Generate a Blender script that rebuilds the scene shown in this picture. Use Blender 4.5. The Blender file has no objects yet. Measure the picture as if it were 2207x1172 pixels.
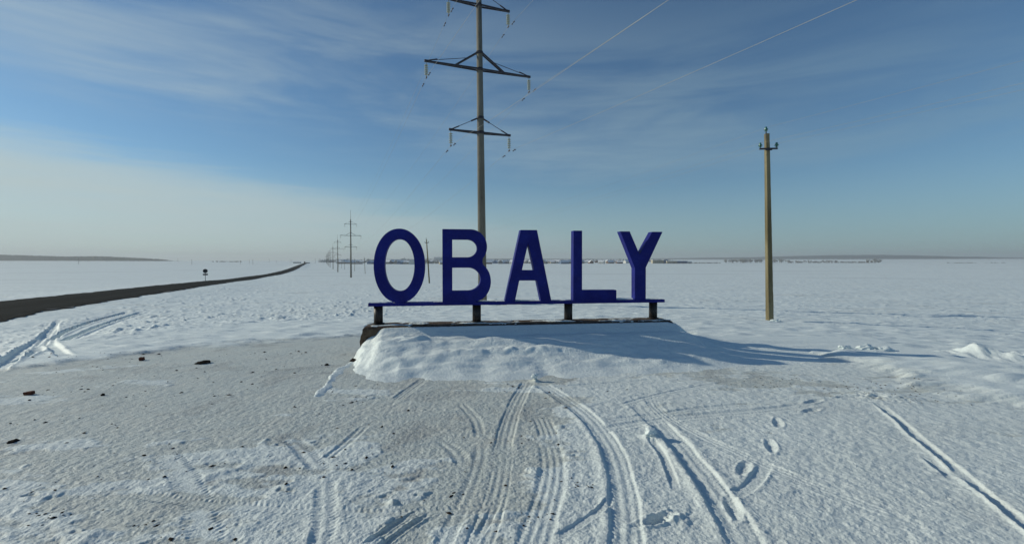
import bpy, math, random
import numpy as np
from mathutils import Vector, Matrix
random.seed(7); RNG = np.random.RandomState(11)
scene = bpy.context.scene
rad = math.radians

# =====================================================================
# camera, sky, sun, exposure
# =====================================================================
cam_d = bpy.data.cameras.new('camera'); cam = bpy.data.objects.new('camera', cam_d)
scene.collection.objects.link(cam); scene.camera = cam
cam.location = (0, 0, 1.65)
cam.rotation_euler = (rad(90) - math.atan(.023), 0, 0)
cam_d.sensor_width = 36.0; cam_d.lens = 16.31
cam_d.clip_start = .05; cam_d.clip_end = 40000

SUN_EL = 23.0
SUN_AZ = -78.0                     # degrees from +Y towards +X
sx, sy, sz = (math.sin(rad(SUN_AZ))*math.cos(rad(SUN_EL)), math.cos(rad(SUN_AZ))*math.cos(rad(SUN_EL)), math.sin(rad(SUN_EL)))
sun_d = bpy.data.lights.new('sun', 'SUN'); sun = bpy.data.objects.new('sun', sun_d)
scene.collection.objects.link(sun)
sun_d.energy = 3.35; sun_d.angle = rad(.55); sun_d.color = (1.0, .94, .76)
sun.rotation_euler = Vector((sx, sy, sz)).to_track_quat('Z', 'Y').to_euler()

world = bpy.data.worlds.new('World'); scene.world = world; world.use_nodes = True
nt = world.node_tree; N = nt.nodes; L = nt.links
N.clear()
wo = N.new('ShaderNodeOutputWorld'); bg = N.new('ShaderNodeBackground')
sky = N.new('ShaderNodeTexSky'); sky.sky_type = 'NISHITA'; sky.sun_disc = False
sky.sun_elevation = rad(SUN_EL); sky.sun_rotation = rad(SUN_AZ)
sky.altitude = 200; sky.air_density = 1.0; sky.dust_density = .25; sky.ozone_density = 2.2
bg.inputs['Strength'].default_value = .088
def wmath(op, a, b=None, c=None, clamp=False):
    n = N.new('ShaderNodeMath'); n.operation = op; n.use_clamp = clamp
    for i, v in enumerate((a, b, c)):
        if v is None: continue
        if isinstance(v, (int, float)): n.inputs[i].default_value = v
        else: L.new(v, n.inputs[i])
    return n.outputs[0]
def wmix(f, a, b, mode='MIX'):
    n = N.new('ShaderNodeMix'); n.data_type = 'RGBA'; n.blend_type = mode
    if isinstance(f, (int, float)): n.inputs[0].default_value = f
    else: L.new(f, n.inputs[0])
    for i, v in ((6, a), (7, b)):
        if isinstance(v, tuple): n.inputs[i].default_value = (*v, 1)
        else: L.new(v, n.inputs[i])
    return n.outputs[2]
tc = N.new('ShaderNodeTexCoord'); sp = N.new('ShaderNodeSeparateXYZ'); L.new(tc.outputs['Generated'], sp.inputs[0])
DX, DY, DZ = sp.outputs
# thin high cloud: sheets of cirrus, stretched along the wind
mp = N.new('ShaderNodeMapping'); L.new(tc.outputs['Generated'], mp.inputs[0])
mp.inputs['Rotation'].default_value = (0, rad(9), 0); mp.inputs['Scale'].default_value = (1.5, 1.5, 9)
nz = N.new('ShaderNodeTexNoise'); L.new(mp.outputs[0], nz.inputs['Vector'])
nz.inputs['Scale'].default_value = 1.6; nz.inputs['Detail'].default_value = 6; nz.inputs['Roughness'].default_value = .55; nz.inputs['Distortion'].default_value = .5
mp2 = N.new('ShaderNodeMapping'); L.new(tc.outputs['Generated'], mp2.inputs[0])
mp2.inputs['Rotation'].default_value = (0, rad(14), 0); mp2.inputs['Scale'].default_value = (2, 2, 26)
nz2 = N.new('ShaderNodeTexNoise'); L.new(mp2.outputs[0], nz2.inputs['Vector'])
nz2.inputs['Scale'].default_value = 2.6; nz2.inputs['Detail'].default_value = 7; nz2.inputs['Roughness'].default_value = .6
# height above the tilted edge of the low veil
edge = wmath('MULTIPLY_ADD', DX, -.135, .072)
hgt = wmath('SUBTRACT', DZ, edge)
hgt = wmath('ADD', hgt, wmath('MULTIPLY', wmath('SUBTRACT', nz.outputs[0], .5), .05))
hgt = wmath('ADD', hgt, wmath('MULTIPLY', wmath('SUBTRACT', nz2.outputs[0], .5), .075))
def ramp01(v, a, b):
    n = N.new('ShaderNodeMapRange'); n.interpolation_type = 'SMOOTHSTEP'
    L.new(v, n.inputs[0]); n.inputs[1].default_value = a; n.inputs[2].default_value = b
    n.inputs[3].default_value = 0; n.inputs[4].default_value = 1
    return n.outputs[0]
veil = wmath('SUBTRACT', 1.0, ramp01(hgt, -.035, .045))
veil = wmath('MULTIPLY', veil, wmath('MULTIPLY_ADD', nz2.outputs[0], .5, .58))
veil = wmath('MULTIPLY', veil, wmath('SUBTRACT', 1.0, wmath('MULTIPLY', ramp01(DX, -.1, .75), .55)))
# upper cirrus band
band = wmath('MULTIPLY', ramp01(hgt, .06, .17), wmath('SUBTRACT', 1.0, ramp01(hgt, .26, .50)))
band = wmath('MULTIPLY', band, wmath('MULTIPLY', ramp01(nz.outputs[0], .30, .66), wmath('MULTIPLY_ADD', nz2.outputs[0], .6, .2)))
band = wmath('MULTIPLY', band, .72)
hor = wmath('MULTIPLY', wmath('SUBTRACT', 1.0, ramp01(DZ, .0, .20)), .62)
cl = wmath('MAXIMUM', wmath('MAXIMUM', veil, hor), band)
cloudc = wmix(ramp01(DX, -.8, .8), (5.4, 6.5, 6.6), (2.4, 3.8, 4.7))
tint = wmix(1.0, sky.outputs[0], (.64, .87, .98), 'MULTIPLY')
L.new(wmix(cl, tint, cloudc), bg.inputs['Color']); L.new(bg.outputs[0], wo.inputs[0])

scene.view_settings.view_transform = 'Standard'; scene.view_settings.look = 'None'
scene.view_settings.exposure = 0.0; scene.view_settings.gamma = 1
scene.render.engine = 'CYCLES'
scene.cycles.max_bounces = 6; scene.cycles.volume_bounces = 0

# =====================================================================
# helpers
# =====================================================================
COL = scene.collection
def tag(o, label=None, cat=None, group=None, kind=None):
    if label: o['label'] = label
    if cat: o['category'] = cat
    if group: o['group'] = group
    if kind: o['kind'] = kind
    return o
def empty(name, loc=(0,0,0), rz=0.0):
    o = bpy.data.objects.new(name, None); COL.objects.link(o); o.empty_display_size = .2
    o.location = loc; o.rotation_euler = (0, 0, rz); return o
def kids(o): return [c for c in list(scene.objects) if c.parent == o]
def copy_tree(o, parent=None):
    c = o.copy(); COL.objects.link(c); c.parent = parent
    for k in list(o.children): copy_tree(k, c)
    return c
def grid_mesh(name, P, nr, nc, mats, attrs=None, smooth=True, keep=None, parent=None):
    """P: (nr*nc,3) vertex array, regular grid"""
    idx = np.arange(nr*nc, dtype=np.int32).reshape(nr, nc)
    q = np.stack([idx[:-1,:-1], idx[:-1,1:], idx[1:,1:], idx[1:,:-1]], -1).reshape(-1, 4)
    if keep is not None: q = q[keep.reshape(-1)]
    me = bpy.data.meshes.new(name)
    me.vertices.add(len(P)); me.vertices.foreach_set('co', P.astype(np.float32).ravel())
    me.loops.add(q.size); me.loops.foreach_set('vertex_index', q.ravel())
    me.polygons.add(len(q))
    me.polygons.foreach_set('loop_start', np.arange(0, q.size, 4, dtype=np.int32))
    me.polygons.foreach_set('loop_total', np.full(len(q), 4, dtype=np.int32))
    if smooth: me.polygons.foreach_set('use_smooth', np.ones(len(q), dtype=bool))
    for k, a in (attrs or {}).items():
        at = me.attributes.new(k, 'FLOAT', 'POINT'); at.data.foreach_set('value', a.astype(np.float32).ravel())
    me.update(calc_edges=True)
    me.materials.append(mats)
    o = bpy.data.objects.new(name, me); COL.objects.link(o)
    if parent: o.parent = parent
    return o
class MB:
    def __init__(s): s.v = []; s.f = []; s.sm = []
    def add(s, vs, fs, smooth=False):
        b = len(s.v); s.v += [tuple(map(float, p)) for p in vs]
        s.f += [tuple(b+i for i in f) for f in fs]; s.sm += [smooth]*len(fs); return s
    def box(s, c, size, rz=0.0, taper=1.0):
        hx, hy, hz = size[0]/2, size[1]/2, size[2]/2; cs, sn = math.cos(rz), math.sin(rz); vs = []
        for z, k in ((-hz, 1), (hz, taper)):
            for x, y in ((-hx,-hy),(hx,-hy),(hx,hy),(-hx,hy)):
                x *= k; y *= k
                vs.append((c[0]+x*cs-y*sn, c[1]+x*sn+y*cs, c[2]+z))
        return s.add(vs, [(3,2,1,0),(4,5,6,7),(0,1,5,4),(1,2,6,5),(2,3,7,6),(3,0,4,7)])
    def tube(s, pts, r, n=8, cap=True, smooth=True):
        pts = [Vector(p) for p in pts]
        rs = r if isinstance(r, (list, tuple)) else [r]*len(pts)
        vs = []; fs = []
        for i, p in enumerate(pts):
            t = (pts[min(i+1, len(pts)-1)] - pts[max(i-1, 0)]).normalized()
            a = Vector((0,0,1)) if abs(t.z) < .9 else Vector((1,0,0))
            u = t.cross(a).normalized(); w = t.cross(u)
            for k in range(n):
                an = 2*math.pi*k/n; vs.append(p + (u*math.cos(an) + w*math.sin(an))*rs[i])
        for i in range(len(pts)-1):
            for k in range(n):
                k2 = (k+1) % n; fs.append((i*n+k, i*n+k2, (i+1)*n+k2, (i+1)*n+k))
        s.add(vs, fs, smooth)
        if cap:
            b = len(s.v)-len(vs)
            s.f += [tuple(b+k for k in range(n))[::-1], tuple(b+(len(pts)-1)*n+k for k in range(n))]; s.sm += [False, False]
        return s
    def lathe(s, prof, c=(0,0,0), n=12):
        vs = []; fs = []
        for r, z in prof:
            for k in range(n):
                an = 2*math.pi*k/n; vs.append((c[0]+r*math.cos(an), c[1]+r*math.sin(an), c[2]+z))
        for i in range(len(prof)-1):
            for k in range(n):
                k2 = (k+1) % n; fs.append((i*n+k, i*n+k2, (i+1)*n+k2, (i+1)*n+k))
        return s.add(vs, fs, True)
    def beam(s, a, b, w, h):
        a = Vector(a); b = Vector(b); t = (b-a).normalized()
        up = Vector((0,0,1)) if abs(t.z) < .95 else Vector((1,0,0))
        u = t.cross(up).normalized()*w/2; v = u.cross(t).normalized()*h/2
        vs = [p + q for p in (a, b) for q in (-u-v, u-v, u+v, -u+v)]
        return s.add(vs, [(0,1,2,3),(7,6,5,4),(0,4,5,1),(1,5,6,2),(2,6,7,3),(3,7,4,0)])
    def build(s, name, mat, parent=None, loc=None):
        me = bpy.data.meshes.new(name); me.from_pydata(s.v, [], s.f); me.polygons.foreach_set('use_smooth', s.sm)
        me.materials.append(mat); me.update()
        o = bpy.data.objects.new(name, me); COL.objects.link(o)
        if parent: o.parent = parent
        if loc: o.location = loc
        return o
# ---- gradient noise on numpy arrays
def _hash(ix, iy, seed):
    h = (ix.astype(np.int64)*374761393 + iy.astype(np.int64)*668265263 + seed*2147483647) & 0xffffffff
    h = ((h ^ (h >> 13))*1274126177) & 0xffffffff
    h = (h ^ (h >> 16)) & 0xffff
    a = h*(2*math.pi/65536.)
    return np.cos(a), np.sin(a)
def noise(x, y, seed=0):
    x = np.asarray(x, float); y = np.asarray(y, float)
    ix = np.floor(x); iy = np.floor(y); fx = x-ix; fy = y-iy
    ux = fx*fx*fx*(fx*(fx*6-15)+10); uy = fy*fy*fy*(fy*(fy*6-15)+10)
    def g(dx, dy):
        cx, cy = _hash(ix+dx, iy+dy, seed); return cx*(fx-dx)+cy*(fy-dy)
    a = g(0,0)*(1-ux)+g(1,0)*ux; b = g(0,1)*(1-ux)+g(1,1)*ux
    return (a*(1-uy)+b*uy)*1.5
def fbm(x, y, oct=4, seed=0, gain=.5):
    t = 0; a = 1; s = 0
    for i in range(oct):
        t = t + a*noise(x*2**i, y*2**i, seed+i*17); s += a; a *= gain
    return t/s
# ---- land form: metres, camera foot at the origin, +Y is the view direction
_R = np.array([0,9,14,20,25,30,50,88,156,236,350,550,800,1200,1700,2500,4000,6000,14000], float)
_Z = np.array([0,0,-.22,-.68,-1.0,-1.2,-1.8,-2.5,-3.8,-4.7,-5.1,-5.4,-4.9,-3.2,-.8,5,16,30,30], float)
_lr = np.linspace(0, math.log(14003/3), 1400)
_lz = np.interp(np.exp(_lr)*3-3, _R, _Z)
_k = np.hanning(41); _k /= _k.sum()
_lz = np.convolve(np.pad(_lz, 20, mode='edge'), _k, 'valid')
RY = np.array([-80,0,20,34,45,70,106,132,194,228,319,430,548,760,1000,1300], float)
RZ = np.array([-1.3,-1.3,-1.3,-1.4,-1.65,-2.15,-2.95,-3.7,-4.75,-4.95,-5.05,-4.95,-4.65,-4.1,-3.35,-2.2], float)
RX = np.where(RY < 195, -(17.25+.409*RY)/.912, 0)
RX[9:] = [-117.5,-154.5,-202,-253,-344,-447,-577]
_ry = np.linspace(-80,1300,1381)
def _sm(a,n):
    k=np.hanning(n); k/=k.sum(); return np.convolve(np.pad(a,n//2,mode='reflect',reflect_type='odd'),k,'valid')
_rx = _sm(np.interp(_ry,RY,RX),41); _rz = _sm(np.interp(_ry,RY,RZ),31)
def sstep(a,b,x):
    t=np.clip((x-a)/(b-a),0,1); return t*t*(3-2*t)
def road_x(y): return np.interp(y,_ry,_rx)
def road_z(y): return np.interp(y,_ry,_rz)
def terr_base(x,y):
    r = np.hypot(x,y)
    z = np.interp(np.log((r+3)/3), _lr, _lz)
    az = np.degrees(np.arctan2(x,y))
    far = sstep(1300,2600,r)
    z = np.where(z>-.8, -.8+(z+.8)*(1-far*(1-(.30+.70*sstep(-22,8,az)))), z)
    d = np.abs(x-road_x(y))*.912
    w = 1-sstep(4.3,13,d)
    w = w*(1-sstep(900,1250,np.abs(y)))*sstep(-80,-60,y)
    return z*(1-w)+road_z(y)*w
# =====================================================================
# the ground: snow field, gravel pad under a crust of snow, tracks
# =====================================================================
PAD = [(-30,1.5),(-8.08,7.28),(-7.56,7.9),(-6.62,9.3),(-3.6,10.9),(0.3,11.1),(4.2,11.15),(5.1,9.45),(5.57,6.96),(5.55,6.15),(5.57,5.0),(7.5,0),(12,-10),(12,-30),(-30,-30)]
def poly_sd(x, y, P):
    """signed distance to a polygon, negative inside"""
    d = np.full(x.shape, 1e9); ins = np.zeros(x.shape, bool)
    for i in range(len(P)):
        x1, y1 = P[i]; x2, y2 = P[(i+1) % len(P)]
        ex, ey = x2-x1, y2-y1
        t = np.clip(((x-x1)*ex+(y-y1)*ey)/(ex*ex+ey*ey), 0, 1)
        d = np.minimum(d, np.hypot(x-x1-t*ex, y-y1-t*ey))
        c = ((y1 > y) != (y2 > y))
        with np.errstate(divide='ignore', invalid='ignore'):
            c &= x < (x2-x1)*(y-y1)/((y2-y1) if y2 != y1 else 1e-9)+x1
        ins ^= c
    return np.where(ins, -d, d)
def curve(pts, step=.08):
    """Catmull-Rom through the points, resampled"""
    P = np.array([pts[0]]+list(pts)+[pts[-1]], float); out = []
    for i in range(1, len(P)-2):
        n = max(2, int(np.hypot(*(P[i+1]-P[i]))/step))
        t = np.linspace(0, 1, n, endpoint=False)[:, None]
        out.append(.5*((2*P[i])+(-P[i-1]+P[i+1])*t+(2*P[i-1]-5*P[i]+4*P[i+1]-P[i+2])*t**2+(-P[i-1]+3*P[i]-3*P[i+1]+P[i+2])*t**3))
    return np.vstack(out+[P[-1:]])
def to_curve(x, y, C, reach):
    """indices near the curve, with signed lateral distance and arclength"""
    lo = C.min(0)-reach; hi = C.max(0)+reach
    I = np.nonzero((x > lo[0]) & (x < hi[0]) & (y > lo[1]) & (y < hi[1]))[0]
    if len(I) == 0: return I, None, None, 0
    X, Y = x[I], y[I]; best = np.full(len(I), 1e9); sg = np.zeros(len(I)); ss = np.zeros(len(I)); s0 = 0
    for i in range(len(C)-1):
        e = C[i+1]-C[i]; l = math.hypot(*e)
        if l < 1e-6: continue
        t = np.clip(((X-C[i,0])*e[0]+(Y-C[i,1])*e[1])/(l*l), 0, 1)
        dx = X-C[i,0]-t*e[0]; dy = Y-C[i,1]-t*e[1]; d = np.hypot(dx, dy); m = d < best
        best[m] = d[m]; sg[m] = (np.sign(e[0]*dy-e[1]*dx)*d)[m]; ss[m] = (s0+t*l)[m]; s0 += l
    k = best < reach
    return I[k], sg[k], ss[k], s0
# points, width, depth, ridge height (left, right), lengthwise grooves, cross tread, fade at the ends
TR = [
 ([(0.299,6.389),(0.555,5.717),(0.751,5.089),(0.85,4.523),(0.87,4.02),(0.836,3.575),(0.771,3.156),(0.66,2.64),(.5,2.1)], .20, .012, .010, .022, 3, .004, .5),
 ([(0.256,6.45),(0.106,5.717),(0.008,5.089),(-0.052,4.523),(-0.077,4.122),(-0.08,3.874)], .17, .014, .008, .006, 3, .002, .4),
 ([(1.394,5.617),(1.474,4.935),(1.498,4.286),(1.481,3.698),(1.44,3.188),(1.402,2.875),(1.36,2.638),(1.3,2.1)], .21, .020, .014, .034, 3, .004, 1.2),
 ([(1.276,4.342),(1.288,3.969),(1.234,3.575),(1.167,3.219)], .07, .016, .004, .008, 0, .003, .3),
 ([(0.601,4.366),(0.942,4.523),(1.418,4.747),(1.96,4.905),(2.75,5.089),(3.508,5.306)], .15, .010, .006, .004, 2, .004, .5),
 ([(0.892,4.747),(1.465,4.905),(2.169,5.172),(2.92,5.306)], .12, .008, .004, .004, 2, .004, .5),
 ([(0.313,4.342),(0.338,3.874),(0.292,3.423),(0.211,3.037),(0.126,2.682),(.05,2.3)], .22, .008, .006, .004, 4, .003, .5),
 ([(0.306,4.935),(0.344,4.462),(0.343,4.23)], .20, .010, .003, .003, 4, .002, .2),
 ([(4.288,5.486),(4.048,4.861),(3.789,4.286),(3.602,3.83),(3.412,3.387),(3.278,3.037),(3.168,2.775),(3.0,2.2)], .09, .020, .003, .032, 0, .0, .6),
 ([(3.506,3.874),(3.421,3.656),(3.362,3.46)], .10, .030, .006, .016, 0, .0, .15),
 ([(-0.865,2.638),(-0.738,2.875),(-0.588,3.083)], .05, .018, .012, .008, 0, .003, .1),
 ([(-0.774,2.616),(-0.645,2.849),(-0.516,3.026)], .05, .018, .010, .012, 0, .003, .1),
 ([(-2.168,4.402),(-1.863,4.071),(-1.6,3.742),(-1.442,3.536)], .16, .010, .004, .006, 2, .006, .3),
 ([(-3.176,4.122),(-2.653,3.656),(-2.225,3.219),(-1.932,2.875),(-1.785,2.674),(-1.7,2.3)], .20, .002, .001, .001, 0, .005, .4),
 ([(-1.386,5.431),(-1.322,5.88),(-1.215,6.515)], .14, .012, .006, .006, 3, .002, .2),
 ([(-1.562,3.742),(-1.512,4.122),(-1.47,4.653)], .10, .009, .004, .004, 2, .002, .2),
 ([(-0.621,5.431),(-0.379,4.791),(-0.296,4.286)], .12, .009, .004, .004, 2, .003, .2),
 ([(-0.716,4.342),(-0.475,3.969),(-0.382,3.656)], .14, .009, .004, .004, 2, .005, .2),
 ([(1.128,5.172),(1.808,5.677),(2.637,6.146),(3.165,6.338)], .10, .005, .002, .003, 1, .003, .3),
 ([(-0.606,5.818),(0.279,5.966),(1.224,6.193),(2.049,6.437)], .10, .005, .003, .002, 1, .003, .3),
 ([(0.237,2.705),(0.427,2.875),(0.61,3.066),(0.698,3.219)], .06, .012, .004, .006, 0, 0, .15),
 ([(-0.217,2.727),(-0.182,2.824),(-0.133,3.009),(-0.093,3.219)], .06, .018, .012, .004, 0, 0, .1),
 ([(1.48,3.206),(1.699,3.318),(1.938,3.575),(2.132,3.83)], .10, .013, .005, .010, 0, 0, .2),
 ([(-7.70,6.58),(-8.90,8.18),(-14.1,13.59),(-18.9,18.9),(-21.2,21.5),(-22.9,23.4)], .24, .08, .05, .06, 0, 0, 2.5),
 ([(-8.9,8.26),(-9.6,9.3),(-10.9,10.6)], .24, .10, .04, .06, 0, 0, .6),
 ([(-11.84,12.09),(-14.9,15.85),(-18.0,20.33),(-21.9,27.55)], .32, .17, .05, .08, 0, 0, 2.5),
 ([(-14.8,14.9),(-16.36,16.61),(-18.64,19.7),(-20.6,23.1),(-22.65,27.6)], .32, .17, .06, .06, 0, 0, 2.5),
 ([(-21.2,21.5),(-16.5,16.6),(-12.3,12.3),(-9.05,9.23),(-7.9,8.26)], .22, .06, .02, .03, 0, 0, 1.5),
 ([(-19.0,18.9),(-15.2,15.0),(-12.2,11.9),(-10.9,10.5)], .26, .07, .04, .04, 0, 0, 1.5),
 ([(-0.08,3.95),(-0.09,3.5),(-0.14,3.0),(-0.22,2.5),(-.28,2.1)], .16, .006, .004, .003, 3, .003, .5),
 ([(-0.30,4.35),(-0.27,3.9),(-0.30,3.4),(-.38,2.8),(-.45,2.3)], .13, .005, .003, .003, 2, .004, .5),
 ([(-1.9,4.7),(-1.2,4.85),(-.5,5.05),(.25,5.25),(1.1,5.5)], .12, .004, .003, .002, 2, .003, .6),
 ([(-2.9,3.3),(-2.2,3.15),(-1.5,3.05),(-.9,3.0),(-.3,3.05),(.2,3.2)], .12, .005, .003, .003, 2, .004, .5),
 ([(-1.44,3.54),(-1.3,3.2),(-1.15,2.8),(-1.05,2.4)], .15, .006, .004, .005, 2, .005, .3),
 ([(1.75,5.9),(1.62,5.2),(1.72,4.5),(1.95,3.9),(2.3,3.2),(2.6,2.7)], .14, .004, .003, .004, 3, .002, .8),
]
FOOT = [(3.549,5.412,.5),(3.304,5.089,.5),(2.706,4.681,1.1),(2.311,4.102,1.15),(1.85,3.66,.95),(1.487,3.083,1.3),(0.886,2.9,.4),(0.971,2.937,.5),(4.05,5.577,.2),(4.19,5.561,.1),(4.39,5.561,.3)]
# patches of fresh snow lying on the grey crust: x, y, radius x, radius y, turn
PATCH = [(-2.0,5.82,.62,.16,-10),(-1.9,5.5,.5,.14,5),(-4.0,4.1,.55,.18,12),(-3.2,4.15,.35,.07,20),(-2.3,3.95,.85,.22,24),(-1.45,3.95,.5,.3,10),(-5.9,5.4,.9,.3,10),(-5.0,6.3,.6,.25,5),
         (-2.75,3.4,.7,.22,20),(-3.5,3.2,.6,.3,0),(-1.3,3.3,.5,.3,30),(-.9,3.7,.4,.14,20),(-1.1,2.8,.5,.35,10),(-.7,3.2,.3,.18,60),(-.35,2.75,.25,.3,0),(-7.2,6.3,.6,.25,25),(-6.4,7.3,.9,.25,20),(-.25,5.9,.9,.10,4)]
def ground_detail(x, y):
    r = np.hypot(x, y)
    sd = poly_sd(x, y, PAD) + fbm(x*.9, y*.9, 3, 5)*.55*np.clip(r/8, .3, 1) + fbm(x*.55, y*2.6, 4, 6, .65)*.75*sstep(5, 8, r)
    out = sstep(-.22, .34, sd)
    fade = lambda a, b: 1-sstep(a, b, r)
    h = np.zeros_like(x); fresh = np.zeros_like(x)
    # open field: swells, wind-carved ridges
    dr = np.abs(x-road_x(y))*.912; offroad = sstep(4.2, 7.5, dr)
    h += out*offroad*(noise(x/7, y/4.5, 1)*.045 + noise(x/2.3, y/1.5, 2)*.014*fade(40, 90))
    sas = noise(x/1.1+noise(x/3, y/3, 9)*.6, y/.34, 3)
    h += out*offroad*np.maximum(sas, -.1)*.028*fade(25, 60)*sstep(.2, 2.5, sd)
    h += out*offroad*(noise(x/.40, y/.15, 4)*.015*fade(16, 30)+np.maximum(noise(x/.9, y/.30, 11)-.3, 0)*.10*fade(45, 80))
    h += out*.05*(1+.6*noise(x/.9, y/.5, 6))
    # rough clods of old snow on the bank between road and pad
    bank = .8*sstep(-22, -12, x)*(1-sstep(-9, -1, x + .28*(y-20)*0))*sstep(13, 20, y)*fade(60, 95)
    bank = np.maximum(bank, (1-sstep(2, 8, np.abs(dr-9)))*sstep(8, 16, y)*fade(70, 120)*.8)
    cl = np.maximum(noise(x/.36, y/.34, 21)-.28, 0)*np.maximum(noise(x/2.2, y/1.6, 22)+.25, 0); cl2 = np.maximum(noise(x/.16, y/.2, 23)-.3, 0)*fade(30, 45)
    h += out*offroad*bank*(cl*.36+cl2*.12)
    # pad
    wx = x + .25*noise(x/.8, y/.8, 30)
    f = fbm(wx/1.3, y/.42, 4, 31, .6) + .5*fbm(x*2.6, y*4, 3, 35, .6)
    bias = -.62 + 1.25*sstep(.15, 1.1, x+.22*(5-y)) + .60*np.exp(-((x-.1)/1.3)**2-((y-6.1)/.45)**2) + .40*(1-sstep(3.2, 5.0, y))
    bias -= .55*np.exp(-((x+.2)/.35)**2-((y-4.6)/1.0)**2)
    bias -= .9*np.exp(-(((x-3.9)*.75+(y-6.1)*.6)/1.2)**2-(((y-6.25)*.8+(x-3.9)*.22)/.42)**2)
    bias = bias - .75*sstep(7.4, 8.4, y)*(1-out)
    pat = np.zeros_like(x)
    for (px, py, a, b, an) in PATCH:
        c, s = math.cos(rad(an)), math.sin(rad(an)); dx, dy = x-px, y-py
        q = ((dx*c+dy*s)/a)**2+((-dx*s+dy*c)/b)**2
        pat = np.maximum(pat, np.exp(-q*1.1))
    fray = noise(x/.16+noise(x/.3, y/.3, 33), y/.09, 34)*.22+noise(x/.05, y/.04, 36)*.12*fade(6, 9)
    m = sstep(-.06, .26, f*1.15 + bias + pat*.95 + fray)
    fresh = np.maximum(m*(.70+.12*noise(x/1.3, y/.8, 37)), out)
    inn = 1-out
    h += inn*m*(.006+.004*noise(x/.28, y/.2, 40)+.0035*noise(x/.1, y/.09, 41)*fade(8, 12))
    lum = np.maximum(noise(x/.30, y/.24, 47)-.22, 0)*sstep(.2,.8,m)*(1-sstep(.2, 1.0, x))*fade(5, 7)
    h += inn*lum*.025
    h += inn*(noise(x/.5, y/.4, 42)*.006 + noise(x/.085, y/.085, 43)*.0042*fade(9, 14))
    near = fade(5.5, 8)
    h += near*(noise(x/.036, y/.036, 44)*.0034 + noise(x/.019, y/.019, 45)*.0026*fade(4, 6) + noise(x/.085, y/.08, 46)*.002)
    # tyre tracks
    for pts, w, dep, rl, rr, ng, tread, fd in TR:
        C = curve(pts, .1 if max(abs(p[0]) for p in pts) < 7.5 else .5)
        I, d, s, Ltot = to_curve(x, y, C, w*2.2)
        if len(I) == 0: continue
        wob = 1 + .12*noise(s/.35, d*0+w*40, 60)
        env = sstep(0, fd, s)*sstep(0, fd, Ltot-s)
        core = 1-sstep(w*.42, w*.56, np.abs(d)*wob)
        dep = dep*(.62 if w < .3 else 1.1); a = -dep*core*(1+.15*noise(s/.3, d*0, 61))
        side = np.abs(d)-w*.62
        a += (.5 if w < .3 else .9)*np.where(d > 0, rl, rr)*np.exp(-(side/(w*.20))**2)*(1+.35*noise(s/.12, d/.1, 62))
        if ng: a += core*(.0024+.0014*noise(s/.12, d/.03, 64))*np.cos(2*math.pi*d/(w/ng))
        if tread: a += core*tread*.6*np.cos(2*math.pi*(s+np.abs(d)*.35)/.042)*sstep(w*.12, w*.3, np.abs(d))
        h[I] = h[I]*(1-(.5 if w < .3 else .8)*(core if w < .3 else 1-sstep(w*.8, w*2.0, np.abs(d)))*env) + a*env
    for px, py, an in FOOT:
        c, s = math.cos(an), math.sin(an); dx, dy = x-px, y-py
        u = dx*c+dy*s; v = -dx*s+dy*c; q = np.sqrt((u/.15)**2+(v/.045)**2)
        h += -.017*(1-sstep(.4, 1.25, q)) + .006*np.exp(-((q-1.3)/.25)**2)*(1+noise(x/.04, y/.04, 70))
        v2 = q < .8; h[v2] += .003*np.cos(u[v2]*2*math.pi/.03)
    # scuffed lumps beside the far footprints and by the start of the tracks
    for px, py, a, z in [(4.3,5.62,.28,.02),(4.62,5.5,.22,.02),(.31,6.34,.05,.05),(1.29,4.286,.06,.05),(-.81,3.12,.035,.03),(1.05,2.93,.09,.02)]:
        q = np.hypot(x-px, y-py)/a; k = q < 3
        h[k] += z*np.exp(-q[k]**2)*(1+.7*noise(x[k]/.05, y[k]/.05, 71))
    h -= .25*(1-sstep(3.2, 4.3, dr))*(1-sstep(1100, 1250, np.abs(y)))*0
    # the ground right of the pad is a heaped bank
    q = np.exp(-((x-7.6)/1.9)**2-((y-7.2+(x-7)*.55)/.8)**2)
    h += .07*q*(1+.5*noise(x/.8, y/.3, 72))
    fresh *= 1-.8*(1-sstep(3.45, 3.9+.0*x, dr + .5*noise(x/3, y/1.2, 73)))*(np.abs(y) < 1200)
    return h, fresh
angs = np.concatenate([np.arange(-180, -56, 3.0), np.arange(-56, 56.01, .1), np.arange(59, 180.1, 3.0)])
rs = [.25]
while rs[-1] < 9000:
    q = rs[-1]; rs.append(q + (.05 if q < 2.2 else max(.0045, .00115*q*(1+q*.20))))
rs = np.array(rs); rs[-1] = 9000
A, Rr = np.meshgrid(np.radians(angs), rs); GX = (Rr*np.sin(A)).ravel(); GY = (Rr*np.cos(A)).ravel()
GZ = terr_base(GX, GY); gh, gf = ground_detail(GX, GY)
GZ = GZ + gh
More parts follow.
